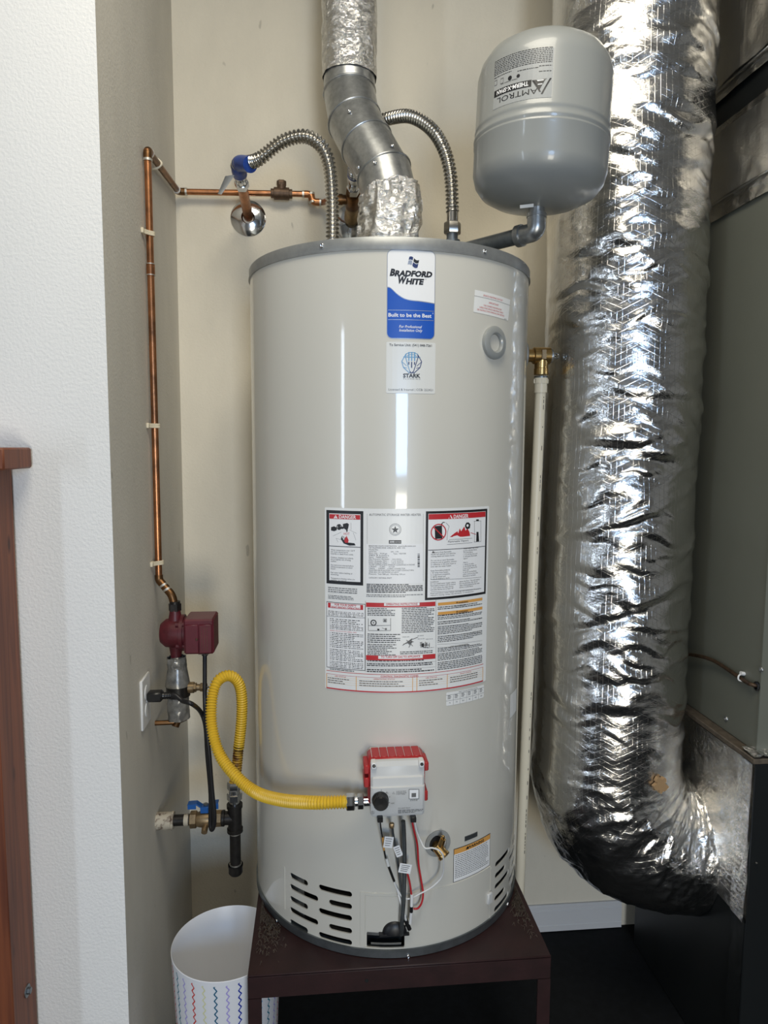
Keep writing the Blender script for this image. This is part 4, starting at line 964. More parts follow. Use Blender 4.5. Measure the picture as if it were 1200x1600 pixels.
F0 = V3(TX, TY, ZT - .008); F1 = on_y(612, 305, TY)
FR = .0635
joints = [F0, V3(TX, TY, 2.165), on_y(596, 262, 1.72), on_y(568, 222, 1.755), on_y(552, 186, 1.79), on_y(546, 132, 1.83)]
top = V3(joints[-1][0] + .000, 1.835, CEIL)
path = [F0, on_y(613, 318, TY), on_y(600, 272, 1.715), on_y(573, 226, 1.755), on_y(554, 190, 1.795), on_y(546, 146, 1.835), V3(on_y(545, 100, 1.84)[0], 1.84, CEIL)]
path = [np.array(p_) for p_ in path]; path[1][0] = TX + (path[1][0] - TX) * .6
def miter_dir(i):
    a = path[i] - path[i - 1]; c = path[i + 1] - path[i]; t = a / np.linalg.norm(a) + c / np.linalg.norm(c); return t / np.linalg.norm(t)
def gore(name, i, r0, r1, m):
    b = MB(); a, c = path[i], path[i + 1]; d = (c - a) / np.linalg.norm(c - a)
    n0 = miter_dir(i) if i > 0 else d; n1 = miter_dir(i + 1) if i + 2 < len(path) else d
    ex = np.cross(d, V3(0, 1, 0)); ex /= np.linalg.norm(ex); ey = np.cross(d, ex); n = 48; vs = []
    for c0, nn, rr in ((a, n0, r0), (c, n1, r1)):
        for j in range(n):
            w = cos(2 * pi * j / n) * ex + sin(2 * pi * j / n) * ey
            vs.append(c0 + rr * w - d * (rr * (w @ nn) / (d @ nn)))
    fs = [(j, (j + 1) % n, n + (j + 1) % n, n + j) for j in range(n)]; b.add(vs, fs, m)
    return b, vs[n:]
def bead(vs, r, m): b = MB(); L = list(vs) + [vs[0], vs[1]]; b.tube(L, r, m, 8, cap=False); return b
for i in range(6):
    b, ringv = gore('', i, FR + (.001 if i % 2 else 0), FR + (.001 if i % 2 else 0) + (.0012 if 1 <= i <= 4 else 0), 'galv')
    part = b.build('elbow_section' if 1 <= i <= 4 else 'pipe_section', flue, 30)
    if 1 <= i <= 4: bead(ringv, .0028, 'galv').build('crimp_ring', part, 40)
fscr = screw_mesh(.005, M['chrome'])
def on_gore(px, py, i):
    a, c = path[i], path[i + 1]; C = Cyl(a, FR + .003, c - a); u, v = C.hit(px, py); return C.pt(u, v), C.nrm(u, v)
for px, py, i in ((546, 174, 4), (613, 228, 2), (586, 254, 2), (560, 262, 2), (616, 364, 0)):
    q_, n_ = on_gore(px, py, i); put(fscr, 'screw', q_, n_, flue)
b = MB(); foil_sleeve(b, [path[5] + V3(0, 0, .035), V3(path[5][0], 1.838, 2.72)], FR + .0035, .0035, 'foilt', seed=3, fu=9, fv=22); b.build('foil_wrap', flue, 60, label='crumpled foil tape')
d1 = path[2] - path[1]
b = MB(); foil_sleeve(b, [F0 + V3(0, 0, .012), F0 + V3(0, 0, .09), path[1] - V3(0, 0, .0), path[1] + d1 * .22], FR + .006, .011, 'foilt', seed=8, fu=16, fv=30); b.build('foil_wrap', flue, 60, label='loose crinkled foil tape')

# ------------------------------------------------------------------ water connectors and wall stubs
def escutcheon(mb, o, ax, ro, ri):
    mb.lathe([(ri, .004), (ri + .004, .012), (ro * .55, .010), (ro * .86, .006), (ro, .001), (ro, 0)], o, ax, 'chrome', 40)
def stub(name, flange, tip, label, tee=False):
    t = thing(name, flange, label, 'pipe stub', 'pipe stubs in the back wall above the heater' )
    del t['group']
    d = tip - flange; L = np.linalg.norm(d); d /= L
    b = MB(); escutcheon(b, flange - V3(0, .0, 0), V3(0, -1, 0), .050, .015); b.build('wall_flange', t, label='round chrome wall flange')
    b = MB(); b.tube([flange + V3(0, .03, 0), flange + d * L * .72], .0135, 'copper' if not tee else 'brassd', 20)
    if tee: b.tube([flange + d * .02, flange + d * .045, flange + d * .05, flange + d * .085], [.021, .021, .018, .018], 'brassd', 24)
    b.build('pipe', t)
    if tee:
        b = MB(); c = flange + d * .115; b.tube([c - d * .03, c - d * .028, c + d * .028, c + d * .03], [.018, .0195, .0195, .018], 'copperd', 24); b.tube([c, c - V3(.042, 0, 0)], .0125, 'copperd', 18); b.tube([c - V3(.028, 0, 0), c - V3(.043, 0, 0)], .0145, 'copperd', 18); b.build('tee', t)
    b = MB(); a = flange + d * L * .70
    b.tube([a, a + d * .004, a + d * .024, a + d * .026], [.014, .0185, .0185, .015], 'chrome', 6); b.tube([a + d * .026, a + d * .05, a + d * .055, a + d * .075], [.0145, .0145, .0175, .0175], 'chrome', 24); b.build('compression_nut', t)
    return t, a + d * .075, d
fl1 = on_y(388, 341, WY - .001); tip1 = on_y(374, 268, 1.84)
st1, e1, dd1 = stub('water_pipe_stub', fl1, tip1, 'short pipe stub with round chrome flange on the back wall, left of the heater flue')
fl2 = on_y(549, 348, WY - .001); tip2 = on_y(553, 278, 1.87)
st2, e2, dd2 = stub('water_pipe_stub', fl2, tip2, 'brass pipe stub with tee on the back wall, half hidden behind the flue elbow', True)
HL = on_y(519, 340, TY); HRt = on_y(707, 340, TY)
cn = thing('water_connector', (HL[0], TY, ZT), 'corrugated stainless steel hose arching left from the heater top to the blue-wrapped stub', 'water connector')
b = MB(); corrugated(b, [e1 - dd1 * .01, e1 + dd1 * .03, on_y(402, 250, 1.75), on_y(440, 222, 1.72), on_y(475, 213, 1.70), on_y(500, 226, 1.69), on_y(513, 252, 1.69), on_y(518, 290, 1.69), on_y(519.5, 340, 1.69), V3(HL[0], TY, 2.055)], .0132, .0031, .0096, 'steel'); b.build('hose', cn, 60)
b = MB(); b.tube([V3(HL[0], TY, ZT - .012), V3(HL[0], TY, 2.02)], .0125, 'galv', 20); b.hexnut(V3(HL[0], TY, 2.02), V3(HL[0], TY, 2.05), .0205, 'steel'); b.build('nut', cn)
b = MB(); dd = on_y(402, 250, 1.75) - e1; dd /= np.linalg.norm(dd); dA = dd1
b.tube(spline([e1 - dd1 * .012, e1 + dd1 * .012, e1 + dd1 * .034 + V3(.006, 0, 0), on_y(391, 257, 1.757)], 6), .0188, 'bluet', 24); b.build('wrap_label', cn, label='blue wrap-around label')
b = MB(); yy = e1[1] - .006; q_ = [on_y(340, 303, yy - .012), on_y(346, 304, yy), on_y(367, 273, yy), on_y(352, 275, yy - .016)]
b.add(q_ + [v_ + V3(0, .0006, 0) for v_ in q_], [(0, 1, 2, 3), (7, 6, 5, 4)] + [(i, (i + 1) % 4, 4 + (i + 1) % 4, 4 + i) for i in range(4)], 'clear'); b.build('paper_tag', cn, label='pale tag hanging off the label')
cn = thing('water_connector', (HRt[0], TY, ZT), 'corrugated steel hose arching from behind the flue down to the heater top, on the right', 'water connector')
b = MB(); corrugated(b, [e2 - dd2 * .01, e2 + dd2 * .05, on_y(556, 225, 1.88), on_y(575, 198, 1.87), on_y(605, 186, 1.84), on_y(640, 182, 1.78), on_y(672, 200, 1.73), on_y(693, 232, 1.70), on_y(704, 275, 1.69), V3(HRt[0], TY, 2.15)], .0132, .0031, .0096, 'steel'); b.build('hose', cn, 60)
b = MB(); x = HRt[0]; b.tube([V3(x, TY, ZT - .012), V3(x, TY, 2.10)], .0135, 'galvd', 20); b.tube([V3(x, TY, 2.078), V3(x, TY, 2.086)], .019, 'galvd', 24); b.build('nipple', cn)
b = MB(); b.hexnut(V3(x, TY, 2.10), V3(x, TY, 2.128), .0205, 'steel'); b.tube([V3(x, TY, 2.128), V3(x, TY, 2.16)], .0135, 'steel', 20); b.build('nut', cn)
b = MB(); b.tube([e2 - dd2 * .005, e2 + dd2 * .045], .0168, 'bluet', 24); b.build('wrap_label', cn, label='blue wrap-around label')

# ------------------------------------------------------------------ recirculation copper line
cx = WX + .0125
A0 = on_x(249.5, 905, cx); A1 = on_x(229, 232, cx); A0[1] = A1[1] = (A0[1] + A1[1]) / 2
A2 = V3(cx, WY - .028, on_x(268, 298, cx)[2]); 
Y3 = WY - .028
B1 = on_y(484, 303, Y3); B2 = on_y(497, 316, Y3); B2[2] -= .001
z_h = A2[2] - .0
cl = thing('copper_pipe', (cx, A0[1], 1.2), 'thin tarnished copper pipe climbing the left wall and running along the back wall', 'pipe')
zt_ = A1[2]; zk = on_y(272, 299, Y3)[2]; b = MB()
P1 = V3(cx, A0[1], zt_); P2 = V3(cx, Y3, zk); 
tee_y = fl2 + (tip2 - fl2) / np.linalg.norm(tip2 - fl2) * .115
Bz = on_y(440, 301, Y3)[2]
P3 = V3(on_y(486, 303, Y3)[0], Y3, on_y(486, 303.5, Y3)[2]); drop = on_y(497, 316, Y3)[2]
P4 = V3(P3[0] + .004, Y3, drop); P5 = V3(tee_y[0] - .03, Y3 - .03, drop); 
EP = on_x(272, 944, WX + .05)
b.tube(fillet([V3(cx, A0[1], A0[2]), P1], .01), .0081, 'copper', 18); b.build('riser', cl)
b = MB(); b.tube([P1 * .96 + P2 * .04, P1 * .04 + P2 * .96], .0081, 'copperd', 18); b.build('wall_run', cl)
b = MB(); b.tube([P2 + V3(.012, 0, 0), P3 - V3(.008, 0, 0)], .0081, 'copper', 18); b.build('back_run', cl)
b = MB(); b.tube(fillet([P4 + V3(.008, 0, .0), P4 + V3(.03, 0, 0), V3(tee_y[0] - .06, tee_y[1], tee_y[2]), tee_y - V3(.035, 0, 0)], .015), .0081, 'copper', 18); b.build('tee_run', cl)
def elbow(a, c, e, m='copper'):
    b = MB(); a, c, e = [np.array(q) for q in (a, c, e)]; u = (a - c) / np.linalg.norm(a - c); w = (e - c) / np.linalg.norm(e - c); R = .019
    pth = fillet([c + u * R * 1.25, c, c + w * R * 1.25], R, 8); b.tube(pth, .0098, m, 18)
    for d in (u, w): b.tube([c + d * R * 1.02, c + d * R * 1.3], .0106, 'solder', 18)
    return b.build('elbow', cl)
elbow(A0, P1, P2, 'copperd'); elbow(P1, P2, P3, 'copperd'); elbow(P2, P3, P4); elbow(P3, P4, P4 + V3(.1, 0, 0))
b = MB(); e0 = V3(cx, A0[1], A0[2]); b.tube(fillet([e0 + V3(0, 0, .012), e0, EP + V3(-.004, 0, .022), EP], .012), .0098, 'copperd', 18)
for k_ in (.35, .62): q_ = e0 * (1 - k_) + (EP + V3(-.004, 0, .022)) * k_; dq = (EP - e0); dq /= np.linalg.norm(dq); b.tube([q_ - dq * .002, q_ + dq * .003], .0107, 'solder', 18)
b.build('offset_elbow', cl)
b = MB(); q_ = on_x(233, 419, cx)[2]; b.tube([V3(cx, A0[1], q_ - .013), V3(cx, A0[1], q_ + .013)], .0098, 'copper', 18)
for s_ in (-.0135, .0115): b.tube([V3(cx, A0[1], q_ + s_), V3(cx, A0[1], q_ + s_ + .002)], .0104, 'solder', 18)
b.build('coupling', cl)
b = MB(); V0 = V3(on_y(440, 301, Y3)[0], Y3, on_y(440, 302.5, Y3)[2])
b.tube([V0 - V3(.030, 0, 0), V0 - V3(.022, 0, 0), V0 - V3(.021, 0, 0), V0 + V3(.021, 0, 0), V0 + V3(.022, 0, 0), V0 + V3(.030, 0, 0)], [.0125, .0125, .0165, .0165, .0125, .0125], 'bronze', 20)
b.tube([V0, V0 + V3(0, -.002, .026)], .0125, 'bronze', 18); b.hexnut(V0 + V3(0, -.002, .02), V0 + V3(0, -.003, .034), .0135, 'bronze'); b.build('check_valve', cl, label='dark bronze check valve')
for px, py in ((231, 362), (238, 665), (246, 880)):
    z = on_x(px, py, cx)[2]; b = MB(); y = A0[1]
    b.tube(spline([V3(WX, y - .028, z), V3(WX + .012, y - .012, z), V3(cx + .0098, y - .003, z), V3(cx + .0098, y + .003, z), V3(WX + .012, y + .012, z), V3(WX, y + .028, z)], 5), .0012, 'cream', 8)
    for s_ in (-.004, -.002, .002, .004): b.tube(spline([V3(WX, y - .028, z + s_), V3(WX + .012, y - .012, z + s_), V3(cx + .0098, y - .003, z + s_), V3(cx + .0098, y + .003, z + s_), V3(WX + .012, y + .012, z + s_), V3(WX, y + .028, z + s_)], 5), .0014, 'cream', 8)
    b.box((WX, y - .031, z - .006), (WX + .006, y - .014, z + .006), 'cream', bev=.001); b.build('pipe_strap', cl, label='cream plastic strap')
b = MB(); zs_ = zt_ + (zk - zt_) * .1 / (Y3 - P1[1]); b.tube(spline([V3(WX, P1[1] + .10, zs_ - .014), V3(cx, P1[1] + .10, zs_ - .0105), V3(cx + .0098, P1[1] + .10, zs_), V3(cx, P1[1] + .10, zs_ + .0105), V3(WX, P1[1] + .10, zs_ + .014)], 5), .003, 'cream', 8); b.build('pipe_strap', cl, label='cream plastic strap')

# ------------------------------------------------------------------ circulation pump
PY = EP[1]
pc = on_x(300, 990, WX + .10); PZ = on_x(272, 990, WX + .05)[2]
ax_ = WX + .052
pump = thing('circulation_pump', (ax_, PY, PZ), 'small maroon circulation pump hanging on the copper pipe by the left wall', 'pump')
b = MB(); b.tube([V3(ax_, PY, PZ + .058), V3(ax_, PY, PZ + .05), V3(ax_, PY, PZ + .03), V3(ax_, PY, PZ), V3(ax_, PY, PZ - .03), V3(ax_, PY, PZ - .052), V3(ax_, PY, PZ - .060)], [.013, .0135, .017, .024, .017, .0135, .013], 'red', 24)
b.lathe([(0, -.036), (.024, -.034), (.034, -.022), (.036, -.006), (.036, .012), (.044, .014), (.044, .022), (0, .022)], V3(ax_, PY, PZ), (1, 0, 0), 'red', 36); b.build('volute', pump)
b = MB(); b.tube([V3(ax_, PY, PZ + .055), V3(ax_, PY, PZ + .078)], .0125, 'iron', 18); b.tube([V3(ax_, PY, PZ + .055), V3(ax_, PY, PZ + .072)], .015, 'iron', 6); b.build('union', pump)
for a in range(4):
    t = pi / 4 + a * pi / 2; o = V3(ax_ + .006, PY + .037 * cos(t), PZ + .037 * sin(t)); b = MB(); b.tube([o, o + V3(.026, 0, 0)], .0062, 'red', 12); b.build('flange_bolt', pump)
b = MB(); b.lathe([(.038, .022), (.038, .036), (.034, .038), (.034, .068), (.030, .074), (0, .074)], V3(ax_, PY, PZ), (1, 0, 0), 'red', 36); b.build('motor', pump)
bx0, bx1 = ax_ + .028, ax_ + .098
b = MB(); b.box((bx0, PY - .048, PZ - .041), (bx1, PY + .034, PZ + .044), 'redb', bev=.004); tb = b.build('terminal_box', pump, 30, label='square maroon terminal box')
b = MB(); b.box((bx0 + .004, PY - .0525, PZ - .037), (bx0 + .035, PY - .0465, PZ + .032), 'redb', bev=.0015); b.box((bx0 + .0365, PY - .0535, PZ - .037), (bx1 - .004, PY - .0465, PZ + .032), 'redb', bev=.0015); b.build('box_cover', tb)
put(screw_mesh(.003, M['bronze']), 'screw', V3(bx0 + .031, PY - .0525, PZ - .003), (0, -1, 0), tb)
pq = Print(Flat((bx0 + .0365, PY - .0535, PZ), (1, 0, 0), (0, 0, 1)), base=.0003)
for i in range(3):
    v = -.030
    while v < .026: w = RND.uniform(.002, .006); pq.box(.006 + i * .006, v, .0072 + i * .006, v + w, 'bronze', 1); v += w + .0015
pq.build('box_print', tb, 'dark print')
b = MB(); gx_ = on_y(320, 1025, PY - .02)[0]; b.box((gx_ - .014, PY - .034, PZ - .046), (gx_ + .014, PY - .006, PZ - .0405), 'chrome', bev=.0015); b.tube([V3(gx_, PY - .02, PZ - .046), V3(gx_, PY - .02, PZ - .052)], .0075, 'rubber', 14); b.build('cable_clamp', pump)

# fitting below the pump: wrapped stub and brass valve
wf = thing('wrapped_fitting', (ax_, PY, PZ - .2), 'grey tape-wrapped pipe fitting with a small brass valve below the maroon pump', 'fitting')
b = MB(); foil_sleeve(b, [V3(ax_, PY, PZ - .060), V3(ax_ + .001, PY, PZ - .085), V3(ax_ + .003, PY, PZ - .125)], .021, .004, 'tape', 40, .004, 21, 9, 40); b.lathe([(.030, 0), (.022, .05), (.016, .068), (.013, .072)], V3(ax_ + .002, PY, PZ - .131), (0, 0, 1), 'tape', 28); b.build('tape_wrap', wf)
b = MB(); b.tube([V3(ax_ + .003, PY, PZ - .158), V3(ax_ + .003, PY, PZ - .131)], .0285, 'black', 24); b.build('rubber_boot', wf)
b = MB(); foil_sleeve(b, [V3(ax_ + .003, PY, PZ - .158), V3(ax_ + .003, PY, PZ - .215)], .026, .003, 'tape', 40, .004, 25, 9, 40); b.lathe([(.024, 0), (0, -.004)], V3(ax_ + .003, PY, PZ - .212), (0, 0, 1), 'tape', 24); b.build('tape_wrap', wf)
b = MB(); vo_ = V3(ax_ + .028, PY - .004, PZ - .137); b.tube([vo_, vo_ + V3(.014, 0, 0)], .0135, 'brassd', 20); b.hexnut(vo_ + V3(.012, 0, 0), vo_ + V3(.02, 0, 0), .0115, 'brassd'); b.tube([vo_ + V3(.02, 0, 0), vo_ + V3(.030, 0, 0)], .008, 'brassd', 16); b.hexnut(vo_ + V3(.028, 0, 0), vo_ + V3(.045, 0, 0), .0105, 'brassd'); b.tube([vo_ + V3(.045, 0, 0), vo_ + V3(.056, 0, 0)], .0025, 'chrome', 10); b.box((vo_[0] + .055, PY - .008, vo_[2] - .018), (vo_[0] + .059, PY, vo_[2] + .018), 'white', bev=.001); b.build('brass_valve', wf, label='small brass valve with white lever')
b = MB(); q_ = on_x(254, 1115, WX + .03); b.tube([V3(WX - .002, PY - .01, PZ - .222), V3(ax_, PY - .008, PZ - .222), V3(ax_ + .02, PY, PZ - .216)], .006, 'copperd', 14); b.build('copper_stub', wf)
b = MB(); b.tube([V3(ax_ + .003, PY, PZ - .213), V3(ax_ - .004, PY - .012, PZ - .232)], .009, 'copperd', 14); b.build('stub_end', wf)

# ------------------------------------------------------------------ outlet plate, plug and cord
OY = on_x(225, 1095, WX)[1]; OZ = on_x(225, 1095, WX)[2]
op = thing('outlet_plate', (WX, OY, OZ), 'white electrical outlet plate on the left wall below the pump', 'outlet')
b = MB(); b.box((WX, OY - .036, OZ - .058), (WX + .006, OY + .036, OZ + .058), 'white', bev=.002); b.build('plate', op)
for s_ in (-.02, .02): b = MB(); b.lathe([(.0168, 0), (.0168, .0015), (.014, .002), (0, .002)], V3(WX + .0058, OY, OZ + s_), (1, 0, 0), 'white', 28); b.build('socket', op)
put(screw_mesh(.003, M['white']), 'screw', V3(WX + .006, OY, OZ), (1, 0, 0), op)
cord = thing('power_cord', (WX, OY, OZ), 'black power cord looping from the pump past the gas valve to a plug', 'cord')
pg = V3(WX + .0085, OY, on_x(232, 1098, WX + .02)[2])
b = MB(); b.box((0, -.013, -.0115), (.034, .013, .0115), 'black', (pg, V3(1, 0, 0), V3(0, 1, 0), V3(0, 0, 1)), .004); b.tube([pg + V3(.033, 0, 0), pg + V3(.036, 0, 0), pg + V3(.052, 0, 0)], [.0085, .0078, .006], 'black', 16)
for i in range(3): b.tube([pg + V3(.038 + i * .005, 0, 0), pg + V3(.041 + i * .005, 0, 0)], .008, 'black', 16)
b.build('plug', cord)
GYl = on_x(245, 1283, WX)[1]; CY = GYl - .045
b = MB()
b.tube(spline([V3(gx_, PY - .02, PZ - .050), on_y(320, 1060, PY - .04), on_y(320, 1090, PY - .06), on_y(322, 1130, CY), on_y(327, 1180, CY - .005), on_y(331, 1230, CY - .005), on_y(335, 1275, CY - .005), on_y(333, 1294, CY), on_y(329, 1290, CY + .006), on_y(329, 1240, CY + .004), on_y(324, 1180, CY + .004), on_y(321, 1135, CY + .004), on_y(314, 1113, CY - .0), on_y(300, 1100, OY - .02), on_y(285, 1095, OY - .01), pg + V3(.062, -.002, .001), pg + V3(.05, 0, 0)], 8), .0052, 'rubber', 12); b.build('cable', cord)

# ------------------------------------------------------------------ gas line
G0 = on_x(245, 1283, WX); gY, gZ = G0[1], G0[2]
gp = lambda px: V3(on_y(px, 1283, gY)[0], gY, gZ)
gl = thing('gas_pipe', (WX, gY, gZ), 'black gas pipe with tee and capped drip leg sticking out of the left wall', 'gas pipe')
b = MB(); b.tube([V3(WX, gY, gZ), gp(268), gp(269), gp(272)], [.0205, .0205, .0225, .0205], 'ironp', 24); b.build('coupling', gl, label='paint-splashed coupling')
b = MB(); b.tube([gp(265), gp(300)], .0135, 'iron', 20); b.tube([gp(288), gp(295)], .0142, 'ironp', 20); b.build('nipple', gl)
b = MB(); b.hexnut(gp(297), gp(308), .0205, 'brassd'); b.tube([gp(307), gp(312), gp(322), gp(334), gp(338)], [.016, .0185, .020, .0185, .016], 'brassd', 24); b.hexnut(gp(336), gp(347), .0195, 'brassd'); b.tube([gp(345), gp(352)], .0135, 'solder', 20)
c_ = gp(322); b.tube([c_ + V3(0, 0, .012), c_ + V3(0, 0, .032)], .0065, 'brassd', 14); b.tube([c_ - V3(0, .012, .010), c_ - V3(0, .030, .018)], [.0075, .0075], 'brassd', 14); gv = b.build('ball_valve', gl, label='brass gas ball valve')
b = MB(); h = c_ + V3(0, 0, .030)
pts = [(-.042, .012), (-.022, .013), (-.010, .004), (.008, .004), (.018, .012), (.030, .013)]
for (x0, z0), (x1, z1) in zip(pts, pts[1:]):
    d = V3(x1 - x0, 0, z1 - z0); L_ = np.linalg.norm(d); d /= L_; n_ = V3(-d[2], 0, d[0]); b.box((-.001, -.010, -.0016), (L_ + .001, .010, .0016), 'blue', (h + V3(x0, 0, z0), d, V3(0, 1, 0), n_), .0008)
b.box((-.042, -.011, .002), (-.022, -.008, .014), 'blue', (h, V3(1, 0, 0), V3(0, 1, 0), V3(0, 0, 1))); b.box((-.012, -.011, -.010), (.014, -.0085, .006), 'blue', (h, V3(1, 0, 0), V3(0, 1, 0), V3(0, 0, 1)), .001); b.box((.012, -.011, .000), (.032, -.008, .014), 'blue', (h, V3(1, 0, 0), V3(0, 1, 0), V3(0, 0, 1)))
b.lathe([(.006, .004), (.006, .010), (0, .010)], h, (0, 0, 1), 'galvd', 6); b.build('handle', gv, label='blue lever handle')
tc_ = gp(367); b = MB(); b.tube([gp(347), gp(351), gp(352), tc_], [.0195, .0195, .0165, .0165], 'iron', 24)
b.tube([tc_ + V3(0, 0, .036), tc_ + V3(0, 0, .027), tc_ + V3(0, 0, .026), tc_ - V3(0, 0, .026), tc_ - V3(0, 0, .027), tc_ - V3(0, 0, .036)], [.0195, .0195, .0170, .0170, .0195, .0195], 'iron', 24); b.build('tee', gl)
zb_ = on_y(367, 1366, gY)[2]; b = MB(); b.tube([tc_ - V3(0, 0, .034), V3(tc_[0], gY, zb_ + .02)], .0135, 'iron', 20); b.tube([tc_ - V3(0, 0, .036), tc_ - V3(0, 0, .041)], .0143, 'solder', 20); b.tube([V3(tc_[0], gY, zb_ + .026), V3(tc_[0], gY, zb_ + .0295)], .0150, 'solder', 20); b.build('drip_leg', gl)
b = MB(); b.lathe([(.0185, .027), (.0185, .022), (.0175, .020), (.0175, .006), (.014, .001), (0, 0)], V3(tc_[0], gY, zb_), (0, 0, 1), 'iron', 24); b.build('pipe_cap', gl)

# yellow gas hose
gh = thing('gas_hose', tc_ + V3(0, 0, .036), 'yellow corrugated gas hose looping from the black tee to the gas control', 'gas hose')
q0 = tc_ + V3(0, 0, .036)
b = MB(); b.tube([q0, q0 + V3(0, 0, .012)], .013, 'chrome', 20); b.hexnut(q0 + V3(0, 0, .010), q0 + V3(0, 0, .028), .0185, 'chrome'); b.tube([q0 + V3(0, 0, .028), q0 + V3(0, 0, .038)], .0135, 'chrome', 20); b.hexnut(q0 + V3(0, 0, .037), q0 + V3(0, 0, .058), .0175, 'chrome'); b.build('hose_nut', gh, label='bright steel nuts')
h0 = q0 + V3(0, 0, .056)
stain_end = [h0, on_y(369, 1208, gY), on_y(373, 1166, gY)]
hp_path = [on_y(373, 1168, gY), on_y(377, 1130, gY - .002), on_y(378, 1095, gY - .005), on_y(374, 1070, gY - .010), on_y(363, 1057, gY - .018), on_y(350, 1057, gY - .03), on_y(338, 1068, gY - .045), on_y(331, 1095, gY - .06), on_y(331, 1135, gY - .08), on_y(343, 1178, gY - .11), on_y(368, 1212, gY - .15), on_y(400, 1238, gY - .19), on_y(440, 1250, 1.41), on_y(490, 1254, 1.345), on_y(535, 1253, gy + .035), on_y(545, 1253, gy + .034)]
b = MB(); corrugated(b, stain_end, .0115, .0015, .0062, 'yellowd', 16, 6); b.build('stained_end', gh, 60, label='sealant-stained lower end')
b = MB(); corrugated(b, hp_path, .0120, .0017, .0062, 'yellow', 16, 6); b.build('hose', gh, 60)
n0 = on_y(541, 1253, gy + .034); n1 = V3(gx - .060, n0[1], n0[2]); L_ = n1[0] - n0[0]; f_ = lambda k: n0 + V3(L_ * k, 0, 0)
b = MB(); b.hexnut(f_(0), f_(.42), .0165, 'chrome'); b.tube([f_(.4), f_(.56)], .010, 'chrome', 18); b.hexnut(f_(.55), f_(.86), .0150, 'chrome'); b.tube([f_(.85), f_(1.0), V3(gx - .045, n0[1], n0[2])], .0105, 'chrome', 18); b.build('hose_nut', gh, label='bright steel nuts')

# ------------------------------------------------------------------ relief valve and discharge pipe
RV = on_y(846, 556, TY - .005); RZ = RV[2]; vx = TX + TR
rv = thing('relief_valve', (vx, TY - .005, RZ), 'brass relief valve on the right side of the heater above the cream pipe', 'valve')
b = MB(); b.lathe([(.036, 0), (.036, .005), (.030, .009), (.014, .010), (.014, 0)], V3(vx + .001, TY - .005, RZ), (1, 0, 0), 'tank2', 40); b.build('port_ring', rv, label='grey plastic port ring')
rc = V3(RV[0], TY - .005, RZ)
b = MB(); b.tube([V3(vx + .002, TY - .005, RZ), rc], .0155, 'brass', 20); b.tube([rc - V3(.022, 0, 0), rc - V3(.02, 0, 0), rc + V3(.020, 0, 0), rc + V3(.022, 0, 0)], [.018, .0205, .0205, .018], 'brass', 24)
b.tube([rc, rc - V3(0, 0, .030), rc - V3(0, 0, .031), rc - V3(0, 0, .046)], [.018, .0165, .0175, .0175], 'brass', 24); b.box((-.006, -.0225, -.011), (.006, -.018, .013), 'brassd', (rc, V3(1, 0, 0), V3(0, 1, 0), V3(0, 0, 1)), .001); b.build('valve_body', rv)
b = MB(); b.tube([rc + V3(.020, 0, 0), rc + V3(.027, 0, 0)], [.0195, .016], 'galv', 20); b.tube([rc + V3(.026, 0, 0), rc + V3(.036, 0, 0)], .003, 'chrome', 10); b.tube(spline([rc + V3(.034, 0, .006), rc + V3(.042, -.002, .004), rc + V3(.042, -.002, -.004), rc + V3(.034, 0, -.006)], 6), .002, 'chrome', 8); b.build('test_lever', rv)
dp = thing('discharge_pipe', (rc[0], rc[1], .40), 'cream plastic discharge pipe running down the right side of the heater', 'pipe')
pb = on_y(812, 1380, rc[1]); dn = pb - (rc - V3(0, 0, .05)); 
tp = rc - V3(0, 0, .05); en = tp + dn * ((tp[2] - .40) / (tp[2] - pb[2]))
b = MB(); b.tube([tp, tp - V3(0, 0, .004)], .0165, 'galvd', 20); b.tube([tp - V3(0, 0, .004), tp - V3(0, 0, .018), tp - V3(0, 0, .0182), tp - V3(0, 0, .040)], [.0170, .0170, .0160, .0160], 'pvc', 24)
for i in range(8): t_ = 2 * pi * i / 8; b.box((-.003, .0155, -.017), (.003, .0185, -.007), 'pvc', (tp, V3(cos(t_), sin(t_), 0), V3(-sin(t_), cos(t_), 0), V3(0, 0, 1)))
b.build('adapter', dp)
b = MB(); b.tube([tp - V3(0, 0, .030), en], .0132, 'pvc', 24); b.build('pipe', dp)
dC = Cyl(tp, .0132, tp - en); pp = Print(dC, base=.0003); v = -.05
while v > -1.25:
    w = RND.uniform(.003, .012)
    if RND.random() < .68: pp.box(.0050, v - w, .0068, v, 'ink', 0)
    v -= w + RND.choice([.002, .003, .004, .03])
pp.build('pipe_print', dp, 'fine black print along the pipe')['kind'] = 'stuff'

